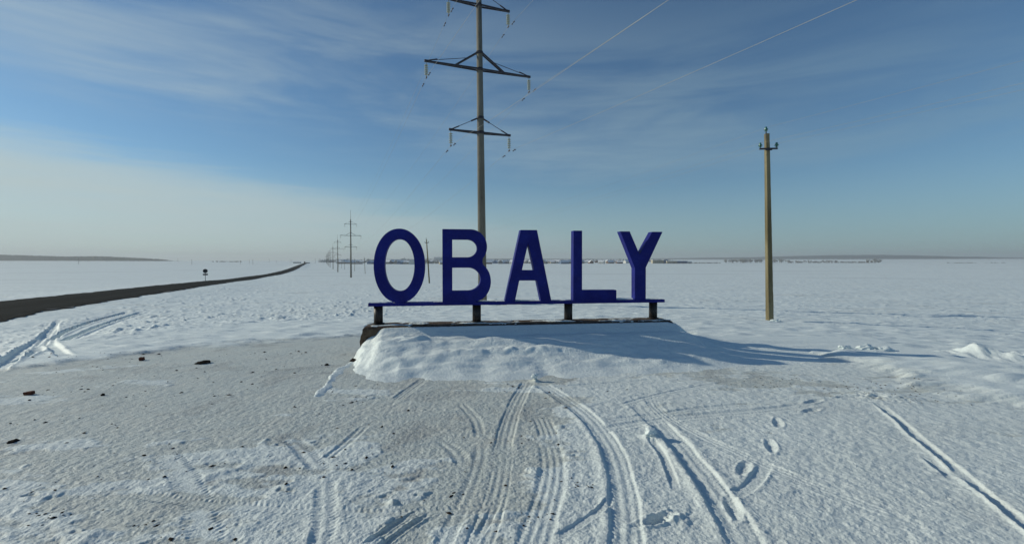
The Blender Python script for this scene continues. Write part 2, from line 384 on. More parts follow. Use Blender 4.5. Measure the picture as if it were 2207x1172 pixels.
# =====================================================================
# materials
# =====================================================================
class Mat:
    def __init__(s, name, col=(.5,.5,.5), rough=.6, spec=.5, metal=0.0):
        s.m = bpy.data.materials.new(name); s.m.use_nodes = True; s.t = s.m.node_tree
        s.b = s.t.nodes['Principled BSDF']
        s.b.inputs['Base Color'].default_value = (*col, 1); s.b.inputs['Roughness'].default_value = rough
        s.b.inputs['Specular IOR Level'].default_value = spec; s.b.inputs['Metallic'].default_value = metal
        s.co = None
    def pos(s):
        if not s.co: s.co = s.t.nodes.new('ShaderNodeTexCoord').outputs['Object']
        return s.co
    def n(s, kind, **kw):
        n = s.t.nodes.new(kind)
        for k, v in kw.items():
            if k in n.inputs.keys():
                if hasattr(v, 'links'): s.t.links.new(v, n.inputs[k])
                else: n.inputs[k].default_value = v
            else: setattr(n, k, v)
        return n
    def link(s, a, b): s.t.links.new(a, b)
    def noise(s, scale, detail=3, rough=.55, stretch=None, dist=0.0, out=0):
        v = s.pos()
        if stretch:
            mp = s.n('ShaderNodeMapping'); s.link(v, mp.inputs[0]); mp.inputs['Scale'].default_value = stretch; v = mp.outputs[0]
        n = s.n('ShaderNodeTexNoise'); s.link(v, n.inputs['Vector']); n.inputs['Scale'].default_value = scale
        n.inputs['Detail'].default_value = detail; n.inputs['Roughness'].default_value = rough; n.inputs['Distortion'].default_value = dist
        return n.outputs[out]
    def rng(s, v, a, b, c=0.0, d=1.0, smooth=True):
        n = s.n('ShaderNodeMapRange'); n.interpolation_type = 'SMOOTHSTEP' if smooth else 'LINEAR'
        s.link(v, n.inputs[0])
        for i, q in enumerate((a, b, c, d)): n.inputs[i+1].default_value = q
        return n.outputs[0]
    def mix(s, f, a, b, mode='MIX'):
        n = s.n('ShaderNodeMix'); n.data_type = 'RGBA'; n.blend_type = mode
        for i, v in ((0, f), (6, a), (7, b)):
            if isinstance(v, tuple): n.inputs[i].default_value = (*v, 1)
            elif isinstance(v, (int, float)): n.inputs[i].default_value = v
            else: s.link(v, n.inputs[i])
        return n.outputs[2]
    def math(s, op, a, b=0.0):
        n = s.n('ShaderNodeMath'); n.operation = op
        for i, v in enumerate((a, b)):
            if isinstance(v, (int, float)): n.inputs[i].default_value = v
            else: s.link(v, n.inputs[i])
        return n.outputs[0]
    def bump(s, h, strength=.5, dist=.01, prev=None):
        n = s.n('ShaderNodeBump'); s.link(h, n.inputs['Height']); n.inputs['Strength'].default_value = strength; n.inputs['Distance'].default_value = dist
        if prev: s.link(prev, n.inputs['Normal'])
        return n.outputs[0]
    def col(s, c): s.link(c, s.b.inputs['Base Color'])
    def nor(s, c): s.link(c, s.b.inputs['Normal'])

def snow_mat(name, ground=True):
    M = Mat(name, rough=.62, spec=.35)
    SNOW = (.76, .825, .82)
    fine = M.noise(70, 3, .6); coarse = M.noise(9, 4, .6)
    c = M.mix(M.rng(coarse, .3, .7), (.72,.79,.785), SNOW)
    if ground:
        at = M.n('ShaderNodeAttribute'); at.attribute_name = 'fresh'; fr = at.outputs['Fac']
        grit = M.noise(55, 4, .7)
        crust = M.mix(M.rng(grit, .40, .62), (.46,.50,.475), (.62,.665,.64))
        crust = M.mix(M.rng(M.noise(2.2, 4, .6), .42, .66), crust, M.mix(.5, crust, (.57,.585,.54)))
        crust = M.mix(M.math('MULTIPLY', M.rng(M.noise(.9, 5, .68, None, .8), .50, .66), .75), crust, M.mix(M.rng(grit, .42, .60), (.27,.28,.27), (.50,.52,.50)))
        c = M.mix(fr, crust, c)
        # dry stubble and wind-scoured streaks out in the field
        d = M.n('ShaderNodeVectorMath'); d.operation = 'LENGTH'; M.link(M.pos(), d.inputs[0]); dist = d.outputs['Value']
        far = M.rng(dist, 14, 45)
        st = M.noise(.55, 5, .62, (.22, 1, 1), .6)
        c = M.mix(M.math('MULTIPLY', M.rng(st, .55, .66), M.math('MULTIPLY', far, .40)), c, (.50,.50,.46))
        st2 = M.noise(.035, 6, .62, (.16, 1, 1), .4)
        c = M.mix(M.math('MULTIPLY', M.rng(st2, .55, .68), M.math('MULTIPLY', M.rng(dist, 90, 260), .42)), c, (.42,.45,.46))
    M.col(c)
    b = M.bump(fine, .70, .008)
    b = M.bump(M.noise(24, 4, .65), .6, .018, b)
    if ground:
        b2 = M.bump(M.noise(2.6, 4, .65, (.4, 1.2, 1), .4), .8, .14)
        b3 = M.bump(M.noise(.22, 4, .6, (.35, 1.3, 1), .4), .6, .7, b2)
        mx = M.n('ShaderNodeMix'); mx.data_type = 'VECTOR'
        M.link(M.rng(dist, 12, 30), mx.inputs[0]); M.link(b, mx.inputs[4]); M.link(b3, mx.inputs[5]); b = mx.outputs[1]
    M.nor(b)
    # ice grains that glint
    vo = M.n('ShaderNodeTexVoronoi'); M.link(M.pos(), vo.inputs['Vector']); vo.inputs['Scale'].default_value = 120
    se = M.n('ShaderNodeSeparateColor'); M.link(vo.outputs['Color'], se.inputs[0])
    g = M.math('GREATER_THAN', se.outputs[0], .9985)
    M.link(M.mix(g, (.62,)*3, (.05,)*3), M.b.inputs['Roughness'])
    M.b.inputs['Subsurface Weight'].default_value = 0
    return M.m
SNOWG = snow_mat('snow_ground'); SNOW = snow_mat('snow_drift', False)
def flat(name, col, rough=.7, var=.25, scale=6, spec=.4, bump=.2, metal=0.0, bd=.005):
    M = Mat(name, col, rough, spec, metal); n = M.noise(scale, 4, .6)
    M.col(M.mix(M.rng(n, .3, .7), tuple(c*(1-var) for c in col), tuple(min(1, c*(1+var)) for c in col)))
    if bump: M.nor(M.bump(M.noise(scale*4, 3), bump, bd))
    return M.m
# asphalt: dark, with pale worn wheel lanes and snow dust
M = Mat('asphalt', rough=1.0, spec=.03)
at = M.n('ShaderNodeAttribute'); at.attribute_name = 'lane'; lane = at.outputs['Fac']
c = M.mix(M.rng(M.noise(40, 3), .3, .7), (.010,.0125,.0130), (.018,.021,.0215))
wh = M.math('SUBTRACT', 1.0, M.rng(M.math('ABSOLUTE', M.math('SUBTRACT', M.math('ABSOLUTE', lane), .5)), .10, .30))
c = M.mix(M.math('MULTIPLY', wh, .35), c, (.030,.034,.034))
dust = M.math('MULTIPLY', M.rng(M.noise(.5, 6, .65, (1, 1, 1), .5), .56, .72), M.rng(M.math('ABSOLUTE', lane), .75, 1.0))
M.col(M.mix(M.math('MULTIPLY', dust, .6), c, (.6,.62,.64))); M.nor(M.bump(M.noise(90, 2), .3, .004)); ASPH = M.m
# blue painted metal
M = Mat('blue_paint', rough=.55, spec=.18)
c = M.mix(M.rng(M.noise(3, 4, .6), .35, .7), (.006,.009,.145), (.009,.016,.20))
c = M.mix(M.math('MULTIPLY', M.rng(M.noise(60, 3, .7), .63, .72), .35), c, (.2,.23,.4))
M.col(c); M.nor(M.bump(M.noise(14, 3), .12, .004)); BLUE = M.m
M = Mat('dark_paint', rough=.5, spec=.4)
M.col(M.mix(M.rng(M.noise(12, 4, .65), .52, .7), (.018,.015,.014), (.05,.035,.028))); M.nor(M.bump(M.noise(50, 3), .2, .003)); POST = M.m
# old concrete: reddish brown, stained
M = Mat('plinth_concrete', rough=.9, spec=.2)
c = M.mix(M.rng(M.noise(5, 5, .65), .35, .65), (.055,.034,.024), (.13,.095,.065))
c = M.mix(M.rng(M.noise(30, 3, .7), .55, .7), c, (.20,.17,.13)); M.col(c)
M.nor(M.bump(M.noise(35, 5, .7), .7, .02)); PLINTH = M.m
# pole concrete
def pole_mat(name, a, b):
    M = Mat(name, rough=.85, spec=.25)
    c = M.mix(M.rng(M.noise(3, 4, .6, (1, 1, .12)), .35, .65), a, b)
    c = M.mix(M.rng(M.noise(9, 4, .7, (1, 1, .25)), .60, .70), c, tuple(x*.55 for x in a)); M.col(c)
    M.nor(M.bump(M.noise(40, 4, .65), .35, .006)); return M.m
CONC = pole_mat('pylon_concrete', (.12,.112,.090), (.19,.178,.145))
CONC2 = pole_mat('pole_concrete', (.13,.108,.058), (.23,.20,.12))
STEEL = flat('dark_steel', (.030,.027,.034), .55, .35, 9)
WIRE = flat('wire_frosted', (.30,.30,.28), .5, .1, 2, bump=0)
GLASSI = Mat('insulator_glass', (.34,.38,.33), .3, .6).m
GREENI = flat('insulator_green', (.012,.12,.085), .25, .2, 20, .7, 0)
CLOD = flat('frozen_soil', (.030,.022,.017), .95, .5, 30, .1, .8, bd=.02)
BRICKM = flat('brick_red_brown', (.10,.035,.022), .9, .35, 40, .2, .6)
DRY = flat('dry_grass', (.14,.095,.045), .9, .4, 60, .2, .3)
SIGNB = flat('sign_back', (.045,.052,.055), .6, .2, 8)

# =====================================================================
# ground, road
# =====================================================================
ground = grid_mesh('ground', np.stack([GX, GY, GZ], 1), len(rs), len(angs), SNOWG, {'fresh': gf})
tag(ground, kind='structure')
# interpolated height of the finished ground
nR, nA = len(rs), len(angs); GG = GZ.reshape(nR, nA)
def gz(x, y):
    r = math.hypot(x, y); a = math.degrees(math.atan2(x, y))
    i = min(max(int(np.searchsorted(rs, r))-1, 0), nR-2); j = min(max(int(np.searchsorted(angs, a))-1, 0), nA-2)
    u = min(max((r-rs[i])/(rs[i+1]-rs[i]), 0), 1); v = min(max((a-angs[j])/(angs[j+1]-angs[j]), 0), 1)
    return float((GG[i,j]*(1-v)+GG[i,j+1]*v)*(1-u)+(GG[i+1,j]*(1-v)+GG[i+1,j+1]*v)*u)
# road: one sheet with ragged snowy edges
ys = np.concatenate([np.arange(-75, 20, 2.5), np.arange(20, 120, .3), np.arange(120, 400, 1.2), np.arange(400, 1080, 6)])
xc = road_x(ys); tx = np.gradient(xc, ys); ln = np.hypot(tx, 1); nx, ny = 1/ln, -tx/ln       # right-hand normal
ua = np.linspace(-1, 1, 21); P = []; LN = []
for k, y in enumerate(ys):
    el = 3.5+.25*float(noise(y/1.3, 3.3, 80))+.3*float(noise(y/5., 9.3, 81)); er = 3.6+.35*float(noise(y/1.1, 7.7, 82))+.3*float(noise(y/4., 1.3, 83))+.22*float(noise(y/.5, 1.3, 84))
    for u in ua:
        o = u*(er if u > 0 else el); px, py = xc[k]+nx[k]*o, y+ny[k]*o
        z = float(road_z(py))*1.0 if abs(y) < 900 else 0
        P.append((px, py, 0)); LN.append(o/3.6)
P = np.array(P)
P[:,2] = np.array([max(gz(px, py), float(terr_base(np.array([px]), np.array([py]))[0])) for px, py, _ in P]) + .03 + .0004*np.hypot(P[:,0], P[:,1]) + .04*(1-(np.array(LN))**2)
road = grid_mesh('road', P, len(ys), len(ua), ASPH, {'lane': np.array(LN)})
tag(road, kind='structure')

# =====================================================================
# plinth frame: a along the plinth, b away from the camera
# =====================================================================
PO = np.array([-2.59, 8.0]); PS = np.array([.9886, .1506]); PN = np.array([-.1506, .9886]); PRZ = math.atan2(.1506, .9886)
def pw(a, b, z=0.0): q = PO+PS*a+PN*b; return (float(q[0]), float(q[1]), z)
PL, PD, PT = 5.745, .56, .519
# plinth: a rough cast block
def rough_block(L0, W0, H0, step=.05, amp=.010):
    faces = []; V = []
    def sheet(o, u, v, nu, nv):
        b = len(V)
        for j in range(nv+1):
            for i in range(nu+1): V.append(np.array(o)+np.array(u)*i/nu+np.array(v)*j/nv)
        for j in range(nv):
            for i in range(nu):
                q = b+j*(nu+1)+i; faces.append((q, q+1, q+nu+2, q+nu+1))
    nl, nw, nh = int(L0/step), int(W0/step), int(H0/step)
    sheet((0,0,0),(L0,0,0),(0,0,H0),nl,nh); sheet((L0,W0,0),(-L0,0,0),(0,0,H0),nl,nh)
    sheet((0,W0,0),(0,-W0,0),(0,0,H0),nw,nh); sheet((L0,0,0),(0,W0,0),(0,0,H0),nw,nh); sheet((0,0,H0),(L0,0,0),(0,W0,0),nl,nw)
    V = np.array(V)
    a, b, z = V.T
    bev = .02                                        # worn arrises
    ta = np.minimum(np.minimum(a, L0-a), .2); tz = H0-z; tb = np.minimum(b, W0-b)
    dz = -bev*np.exp(-(np.minimum(ta, tb)/.02))*(tz < .001)
    V[:,0] += (noise(b*4+7, z*4, 90)*.035+noise(b*14, z*14, 91)*.015)*np.where((a < .001), 1, 0) + noise(b*9, z*9+a, 92)*amp - .06*(1-z/H0)*(a < .001) + bev*np.exp(-tz/.02)*(a < .001) - bev*np.exp(-tz/.02)*(a > L0-.001)
    V[:,1] += noise(a*5, z*7, 93)*amp + bev*np.exp(-tz/.02)*(b < .001)-bev*np.exp(-tz/.02)*(b > W0-.001)
    V[:,2] += dz + noise(a*5, b*6, 94)*amp*.6*(tz < .3)
    return V, faces
V, F = rough_block(PL, PD, PT+.12)
plinth = empty('concrete_plinth', pw(0, 0, -.12), PRZ)
tag(plinth, 'long low brown concrete plinth half buried in a snowdrift under the blue letters', 'plinth')
mb = MB(); mb.add(V, F, True); mb.build('concrete_block', PLINTH, plinth)

# snow drift heaped against the front of the plinth
aa = np.arange(-.9, 10.6, .02); bb = np.concatenate([np.arange(-2.6, -1.0, .018), np.arange(-1.0, .02, .012), np.arange(.02, 1.6, .04)])
Agr, Bgr = np.meshgrid(aa, bb); a = Agr.ravel(); b = Bgr.ravel(); t = np.maximum(-b, 0)
edg = 1-sstep(.7, 1.2, a)*(1-sstep(5.0, 5.5, a)); aw = a + edg*(.06*noise(a/.4, b/.3, 100)+.02*noise(a/.09, b/.09, 101))
foot = np.interp(aw, [-.35,-.2,-.1,.08,.3,.73,1.6,2.6,4,5,6,7,8,9,10], [-.3,.1,.42,1.1,1.46,1.74,1.84,1.9,1.86,1.8,1.72,1.6,1.3,1.05,.9]) + .09*noise(a/.9, b*0, 102) + .07*noise(a/.35, b/.3, 103)*sstep(.7,1.3,t)
s = t/np.maximum(foot, .05)
prof = np.interp(s, [0,.05,.13,.22,.30,.37,.46,.58,.72,.85,.95,1.03,1.2,1.5], [.495,.44,.36,.335,.355,.35,.30,.225,.145,.07,.025,0,-.05,-.12])
top0 = np.interp(aw, [-.2,-.10,-.04,.02,.09,.24,.30,.36,.6,5.0,5.62,5.80,5.95,6.15,6.4,6.8,7.5,8.5,10,11], [-.1,.0,.12,.24,.31,.37,.44,.49,.497,.495,.495,.46,.33,.23,.165,.12,.085,.05,.01,-.05])
H = prof*top0/.495
H = np.where(b > 0, np.where(a < 5.77, np.where(b < .3, top0-.10, -.1), top0*(1-sstep(.45, 1.15, b))-.03*sstep(.9, 1.5, b)), H)
left = np.interp(aw + .09*np.minimum(t, 1), [-.25,-.12,-.04,.05,.16,.3], [-.1,.0,.16,.28,.5,.8])
H = np.where(b <= 0, np.minimum(H, left), H)
live = sstep(.0, .10, H)
H = H + live*(.011*noise(a/.22+3*noise(a/1.2,b/.8,112)*.3, b/.11, 111)*sstep(.1,.4,t) + .034*noise(a/.9+.5*noise(a,b,113), b/.35, 104)*sstep(.08,.35,t) + (.006+.018*np.exp(-((a-.8)/.7)**2))*noise(a/.30, b/.16, 105)*sstep(.02,.2,t) + .0025*noise(a/.06, b/.05, 106))
H += live*np.exp(-((a-.75)/.55)**2-((t-.45)/.2)**2)*.05*(1+.6*noise(a/.16, b/.12, 107))
H += live*np.exp(-((a-2.0-.5*t)/.9)**2-((t-1.02-.04*(a-2))/.10)**2)*.035*(1+.6*noise(a/.12, b/.1, 108))
H -= live*np.exp(-((a-2.2)/.8)**2-((t-.86)/.12)**2)*.03
H += live*np.exp(-((a-4.0)/1.1)**2-((t-.55)/.12)**2)*.022
H += .0022*noise(a/.03, b/.03, 109)
H = np.where(b <= 0.0, np.minimum(H, .50+.008*noise(a/.1, b, 110)), H)
# the first wheel track cuts into the toe
for ca, cb in ((2.86, -1.72), (1.0, -1.78)):
    q = (a-ca)/.12; H -= .03*np.exp(-q*q)*sstep(cb+.35, cb, b)
X = PO[0]+PS[0]*a+PN[0]*b; Y = PO[1]+PS[1]*a+PN[1]*b
base = terr_base(X, Y); H = H + np.minimum(base, 0)*sstep(.6, 1.2, b)
Z = np.where((b > 0) & (a < 5.7) & (b < PD), np.minimum(H, .38), H)
edge = np.minimum(np.minimum(a-aa[0], aa[-1]-a), np.minimum(b-bb[0], bb[-1]-b)); Z -= .15*(1-sstep(0, .3, edge))
drift = grid_mesh('snow_drift', np.stack([X, Y, Z], 1), len(bb), len(aa), SNOW)
tag(drift, 'deep lumpy snowdrift heaped against the front of the brown plinth', 'snowdrift')

# snow lying on the plinth top and on the beam
def snow_strip(name, a0, a1, b0, b1, z, thr, seed, label, amp=.03, base=.0, group=None):
    ax = np.arange(a0, a1, .015); bx = np.arange(b0, b1+.001, .015); AA, BB = np.meshgrid(ax, bx); u = AA.ravel(); v = BB.ravel()
    f = fbm(u/.55, v/.22, 4, seed, .6) - thr
    e = np.minimum(v-b0, b1-v)
    h = np.clip(f, 0, .6)*amp*1.6*sstep(0, .04, e)+base
    x = PO[0]+PS[0]*u+PN[0]*v; y = PO[1]+PS[1]*u+PN[1]*v
    m = (f*sstep(-.01, .03, e) > .01).reshape(len(bx), len(ax)); keep = m[:-1,:-1] | m[1:,:-1] | m[:-1,1:] | m[1:,1:]
    zz = np.where(m.ravel(), z+h+.004, z-.012)
    o = grid_mesh(name, np.stack([x, y, zz], 1), len(bx), len(ax), SNOW, keep=keep)
    return tag(o, label, 'snow', kind='stuff')
snow_strip('snow_crust', .02, PL-.02, .03, PD-.03, PT-.004, .10, 120, 'broken patches of thin snow on top of the brown plinth')
snow_strip('snow_cap', .10, 5.62, .24, .42, .905, -.05, 130, 'thin line of snow lying on the blue beam behind the letters', .035)

# =====================================================================
# the sign: five letters on a beam on four posts
# =====================================================================
sign = empty('town_sign', pw(2.87, .30, PT), PRZ)
tag(sign, 'dark blue town name sign reading OBALY on a low plinth', 'sign')
def lp(a, b, z): return (a-2.87, b-.30, z-PT)       # plinth frame to the sign's own frame
mb = MB(); mb.box(lp(2.865, .30, .879), (5.58, .26, .056)); beam = mb.build('beam', BLUE, sign)
for pa in (.232, 2.002, 3.755, 5.477):
    mb = MB(); c = lp(pa, .30, 0); z0 = PT-.03-PT; z1 = .852-PT
    mb.lathe([(.0, z0), (.079, z0), (.079, z1), (0, z1)], (c[0], c[1], 0), 28)
    mb.lathe([(.0, .012), (.11, .012), (.11, .022), (.079, .022)], (c[0], c[1], 0), 20)
    mb.build('post', POST, sign)
def letter(loops, name, b0=.173, b1=.345):
    """extrude outline (first loop) with holes"""
    import mathutils.geometry as mg
    polys = [[Vector((p[0], p[1], 0)) for p in lp_] for lp_ in loops]
    tris = mg.tessellate_polygon(polys); flatp = [p for lp_ in loops for p in lp_]
    mb = MB(); n = len(flatp)
    vs = [lp(p[0], b0, p[1]) for p in flatp]+[lp(p[0], b1, p[1]) for p in flatp]
    fs = [tuple(t) for t in tris]+[tuple(i+n for i in t[::-1]) for t in tris]
    mb.add(vs, fs)
    k = 0
    for lp_ in loops:
        m = len(lp_)
        for i in range(m):
            j = (i+1) % m
            mb.add([vs[k+i], vs[k+j], vs[k+j+n], vs[k+i+n]], [(0,1,2,3)], m > 24 and False)
        k += m
    o = mb.build('letter', BLUE, sign)
    import bmesh
    bm = bmesh.new(); bm.from_mesh(o.data); bmesh.ops.remove_doubles(bm, verts=bm.verts, dist=1e-5)
    bmesh.ops.recalc_face_normals(bm, faces=bm.faces)
    bm.to_mesh(o.data); bm.free()
    bv = o.modifiers.new('edge', 'BEVEL'); bv.width = .005; bv.segments = 1; bv.limit_method = 'ANGLE'; bv.angle_limit = rad(40)
    o['label'] = name; return o
def arc(cx, cz, rx, rz, a0, a1, n, p=2.0):
    out = []
    for i in range(n+1):
        t = rad(a0+(a1-a0)*i/n); c, s = math.cos(t), math.sin(t)
        out.append((cx+rx*math.copysign(abs(c)**(2/p), c), cz+rz*math.copysign(abs(s)**(2/p), s)))
    return out
ZB = .905
letter([arc(.619, 1.568, .447, .663, 0, 360, 72, 2.06)[:-1], arc(.620, 1.580, .259, .464, 0, 360, 60, 2.06)[:-1]], 'blue letter O')
letter([[(1.375, ZB), (1.375, 2.231), (1.885, 2.231)]+arc(1.885, 1.915, .300, .316, 88, -42, 18)[0:]+[(2.10, 1.632)]
        + arc(1.93, 1.28, .326, .372, 55, -85, 20) + [(1.94, ZB)],
        [(1.553, 2.045), (1.553, 1.723), (1.825, 1.723)]+arc(1.825, 1.884, .178, .161, -88, 88, 14)+[(1.825, 2.045)],
        [(1.552, 1.533), (1.552, 1.114), (1.838, 1.114)]+arc(1.838, 1.3235, .228, .2095, -88, 88, 16)+[(1.838, 1.533)]], 'blue letter B')
letter([[(2.514, ZB), (2.806, 2.229), (3.118, 2.231), (3.395, ZB), (3.196, ZB), (3.114, 1.292), (2.784, 1.293), (2.702, ZB)],
        [(2.834, 1.487), (3.062, 1.486), (2.950, 1.981)]], 'blue letter A')
letter([[(3.815, ZB), (3.818, 2.227), (3.987, 2.228), (3.990, 1.105), (4.672, 1.101), (4.672, ZB)]], 'blue letter L')
letter([[(5.043, ZB), (5.039, 1.520), (4.740, 2.222), (4.933, 2.223), (5.135, 1.781), (5.388, 2.220), (5.603, 2.221), (5.265, 1.531), (5.268, ZB)]], 'blue letter Y')
# =====================================================================
# power line: tall round concrete pylons
# =====================================================================
LD = Vector((-52, 126, 0)).normalized(); LP = Vector((LD.y, -LD.x, 0))     # along / across the line
PY0 = Vector((-1.9, 30, 0)); ARMS = ((9.88, 1.97), (13.9, 3.45), (17.95, 2.0))
STEP = Vector((-53.7, 130, 0))
BASE_Z = gz(PY0.x, PY0.y)
def build_pylon():
    root = empty('power_pylon'); root.rotation_euler = (0, 0, math.atan2(LP.y, LP.x))
    H0 = -BASE_Z                                     # camera-ground zero in pylon height
    mb = MB(); mb.tube([(0,0,-.4),(0,0,20.6)], [.285,.165], 28); mb.build('mast', CONC, root)
    mb = MB(); mb.tube([(0,0,20.55),(0,0,20.8),(0,0,24.0)], [.17,.06,.035], 10); mb.tube([(0,0,23.9),(.25,0,24.0)], .03, 6); mb.build('lightning_rod', STEEL, root)
    for zi, Lh in ARMS:
        z = zi+H0; mb = MB()
        w = .30-.006*z
        for s in (-1, 1):
            mb.beam((-w*.0+ s*.05, -w*.75, z), (s*Lh, -.03, z+.02), .05, .10)
            mb.beam((s*.05, w*.75, z), (s*Lh, .03, z+.02), .05, .10)
            for f in (.35, .62): mb.beam((s*Lh*f, -w*.75*(1-f), z), (s*Lh*f, w*.75*(1-f), z), .04, .06)
            mb.box((s*Lh, 0, z+.03), (.22, .10, .14))
        mb.lathe([(w*.78+.03,-.10),(w*.78+.05,-.10),(w*.78+.05,.10),(w*.78+.03,.10)], (0,0,z), 20)
        arm = mb.build('crossarm', STEEL, root)
        up = 1.05 if Lh > 3 else .95; mb = MB()
        for s in (-1, 1):
            if Lh > 3:
                for yy in (-1, 1): mb.beam((s*.16, yy*w*.5, z+up), (s*Lh*.47, yy*.09, z+.04), .05, .085)
                mb.tube([(s*Lh*.20, 0, z+up*.62), (s*Lh*.97, 0, z+.08)], .018, 6)
                mb.tube([(s*Lh*.80, 0, z+.25), (s*Lh*.97, 0, z+.08)], .035, 6)
            else:
                mb.beam((s*.12, 0, z+up), (s*.62, 0, z+up*.74), .06, .09)
                mb.tube([(s*.6, 0, z+up*.75), (s*Lh*.97, 0, z+.06)], .018, 6)
                mb.tube([(s*Lh*.72, 0, z+.30), (s*Lh*.97, 0, z+.06)], .04, 6)
        mb.lathe([(.20,-.08),(.235,-.08),(.235,.08),(.20,.08)], (0,0,z+up), 20)
        mb.build('brace', STEEL, arm)
        for s in (-1, 1):
            mb = MB(); x = s*Lh
            mb.tube([(x,0,z-.02),(x,0,z-.95)], .02, 6)
            for k in range(5):
                zz = z-.24-k*.135
                mb.lathe([(.03,.05),(.06,.045),(.125,.0),(.12,-.02),(.05,-.01),(.03,-.05)], (x,0,zz), 14)
            ins = mb.build('insulator_string', GLASSI, arm)
            mb = MB(); mb.box((x,0,z-.98), (.06,.20,.08)); mb.build('clamp', STEEL, ins)
    return root
pyl = build_pylon(); pyl.location = (PY0.x, PY0.y, BASE_Z); pyl.rotation_euler.y = 0
LEAN = .011
pyl.rotation_euler = (Matrix.Rotation(-LEAN, 3, 'Y') @ Matrix.Rotation(math.atan2(LP.y, LP.x), 3, 'Z')).to_euler()
GP = 'concrete pylons of the high-voltage line'
tag(pyl, 'tall grey concrete power pylon rising behind the letter B of the sign', 'power pylon', GP)
ordn = ['second', 'third', 'fourth', 'fifth', 'sixth', 'seventh', 'eighth', 'ninth']
sites = [(-54.5, 157.0), (-105.5, 281), (-157, 407), (-209, 533), (-260, 658), (-311, 783), (-362, 908), (-413, 1033)]
pylons = [(PY0.x, PY0.y, BASE_Z, 1.0)]
for k, (x, y) in enumerate(sites):
    c = copy_tree(pyl); z = gz(x, y)-.2; sc = .955
    c.location = (x, y, z); c.rotation_euler = (0, 0, math.atan2(LP.y, LP.x)+random.uniform(-.03,.03)); c.scale = (sc,)*3
    c['label'] = ('slender concrete pylon standing in the snow just left of the letter O' if k == 0 else
                  'distant concrete pylon, %s from the sign in the row left of the letter O' % ordn[k])
    pylons.append((x, y, z, sc))
# conductors
back = (PY0.x-STEP.x, PY0.y-STEP.y, BASE_Z, 1.0)
runs = [back]+pylons
def cond_pt(p, side, zi, Lh, k):
    x, y, z, sc = p; zz = z+(zi-BASE_Z-.98)*sc
    lean = LEAN*(zi-BASE_Z) if k == 1 else 0
    return Vector((x+LP.x*side*Lh*sc-lean, y+LP.y*side*Lh*sc, zz))
def catenary(a, b, sag, n):
    return [a.lerp(b, i/n)-Vector((0,0,sag*4*(i/n)*(1-i/n))) for i in range(n+1)]
names = {17.95: 'upper', 13.9: 'middle', 9.88: 'lower'}
for zi, Lh in ARMS:
    for side in (-1, 1):
        pts = []
        for k in range(len(runs)-1):
            a = cond_pt(runs[k], side, zi, Lh, k); b = cond_pt(runs[k+1], side, zi, Lh, k+1)
            n = 30 if k < 2 else 14; pts += catenary(a, b, 2.3, n)[(0 if k == 0 else 1):]
        mb = MB(); mb.tube(pts, .0062, 5, False)
        w = mb.build('power_cable', WIRE)
        tag(w, 'pale %s cable hung from the %s end of the pylon crossarms' % (names[zi], 'left' if side < 0 else 'right'), 'cable', 'cables of the high-voltage line')
        # vibration dampers either side of the clamp
        a = cond_pt(runs[1], side, zi, Lh, 1)
        for q, sgn in ((cond_pt(runs[2], side, zi, Lh, 2), 1), (cond_pt(runs[0], side, zi, Lh, 0), -1)):
            d = (q-a); l = d.length; d = d/l; tpos = .9/l; c = a+d*.9-Vector((0,0,2.3*4*tpos*(1-tpos)+.0))
            mb = MB(); mb.tube([c, c-Vector((0,0,.09))], .02, 6); m = c-Vector((0,0,.09)); mb.tube([m-d*.18, m+d*.18], .008, 5)
            for e in (-1, 1): mb.tube([m+d*e*.12, m+d*e*.21], .033, 8)
            mb.build('damper', STEEL, w)
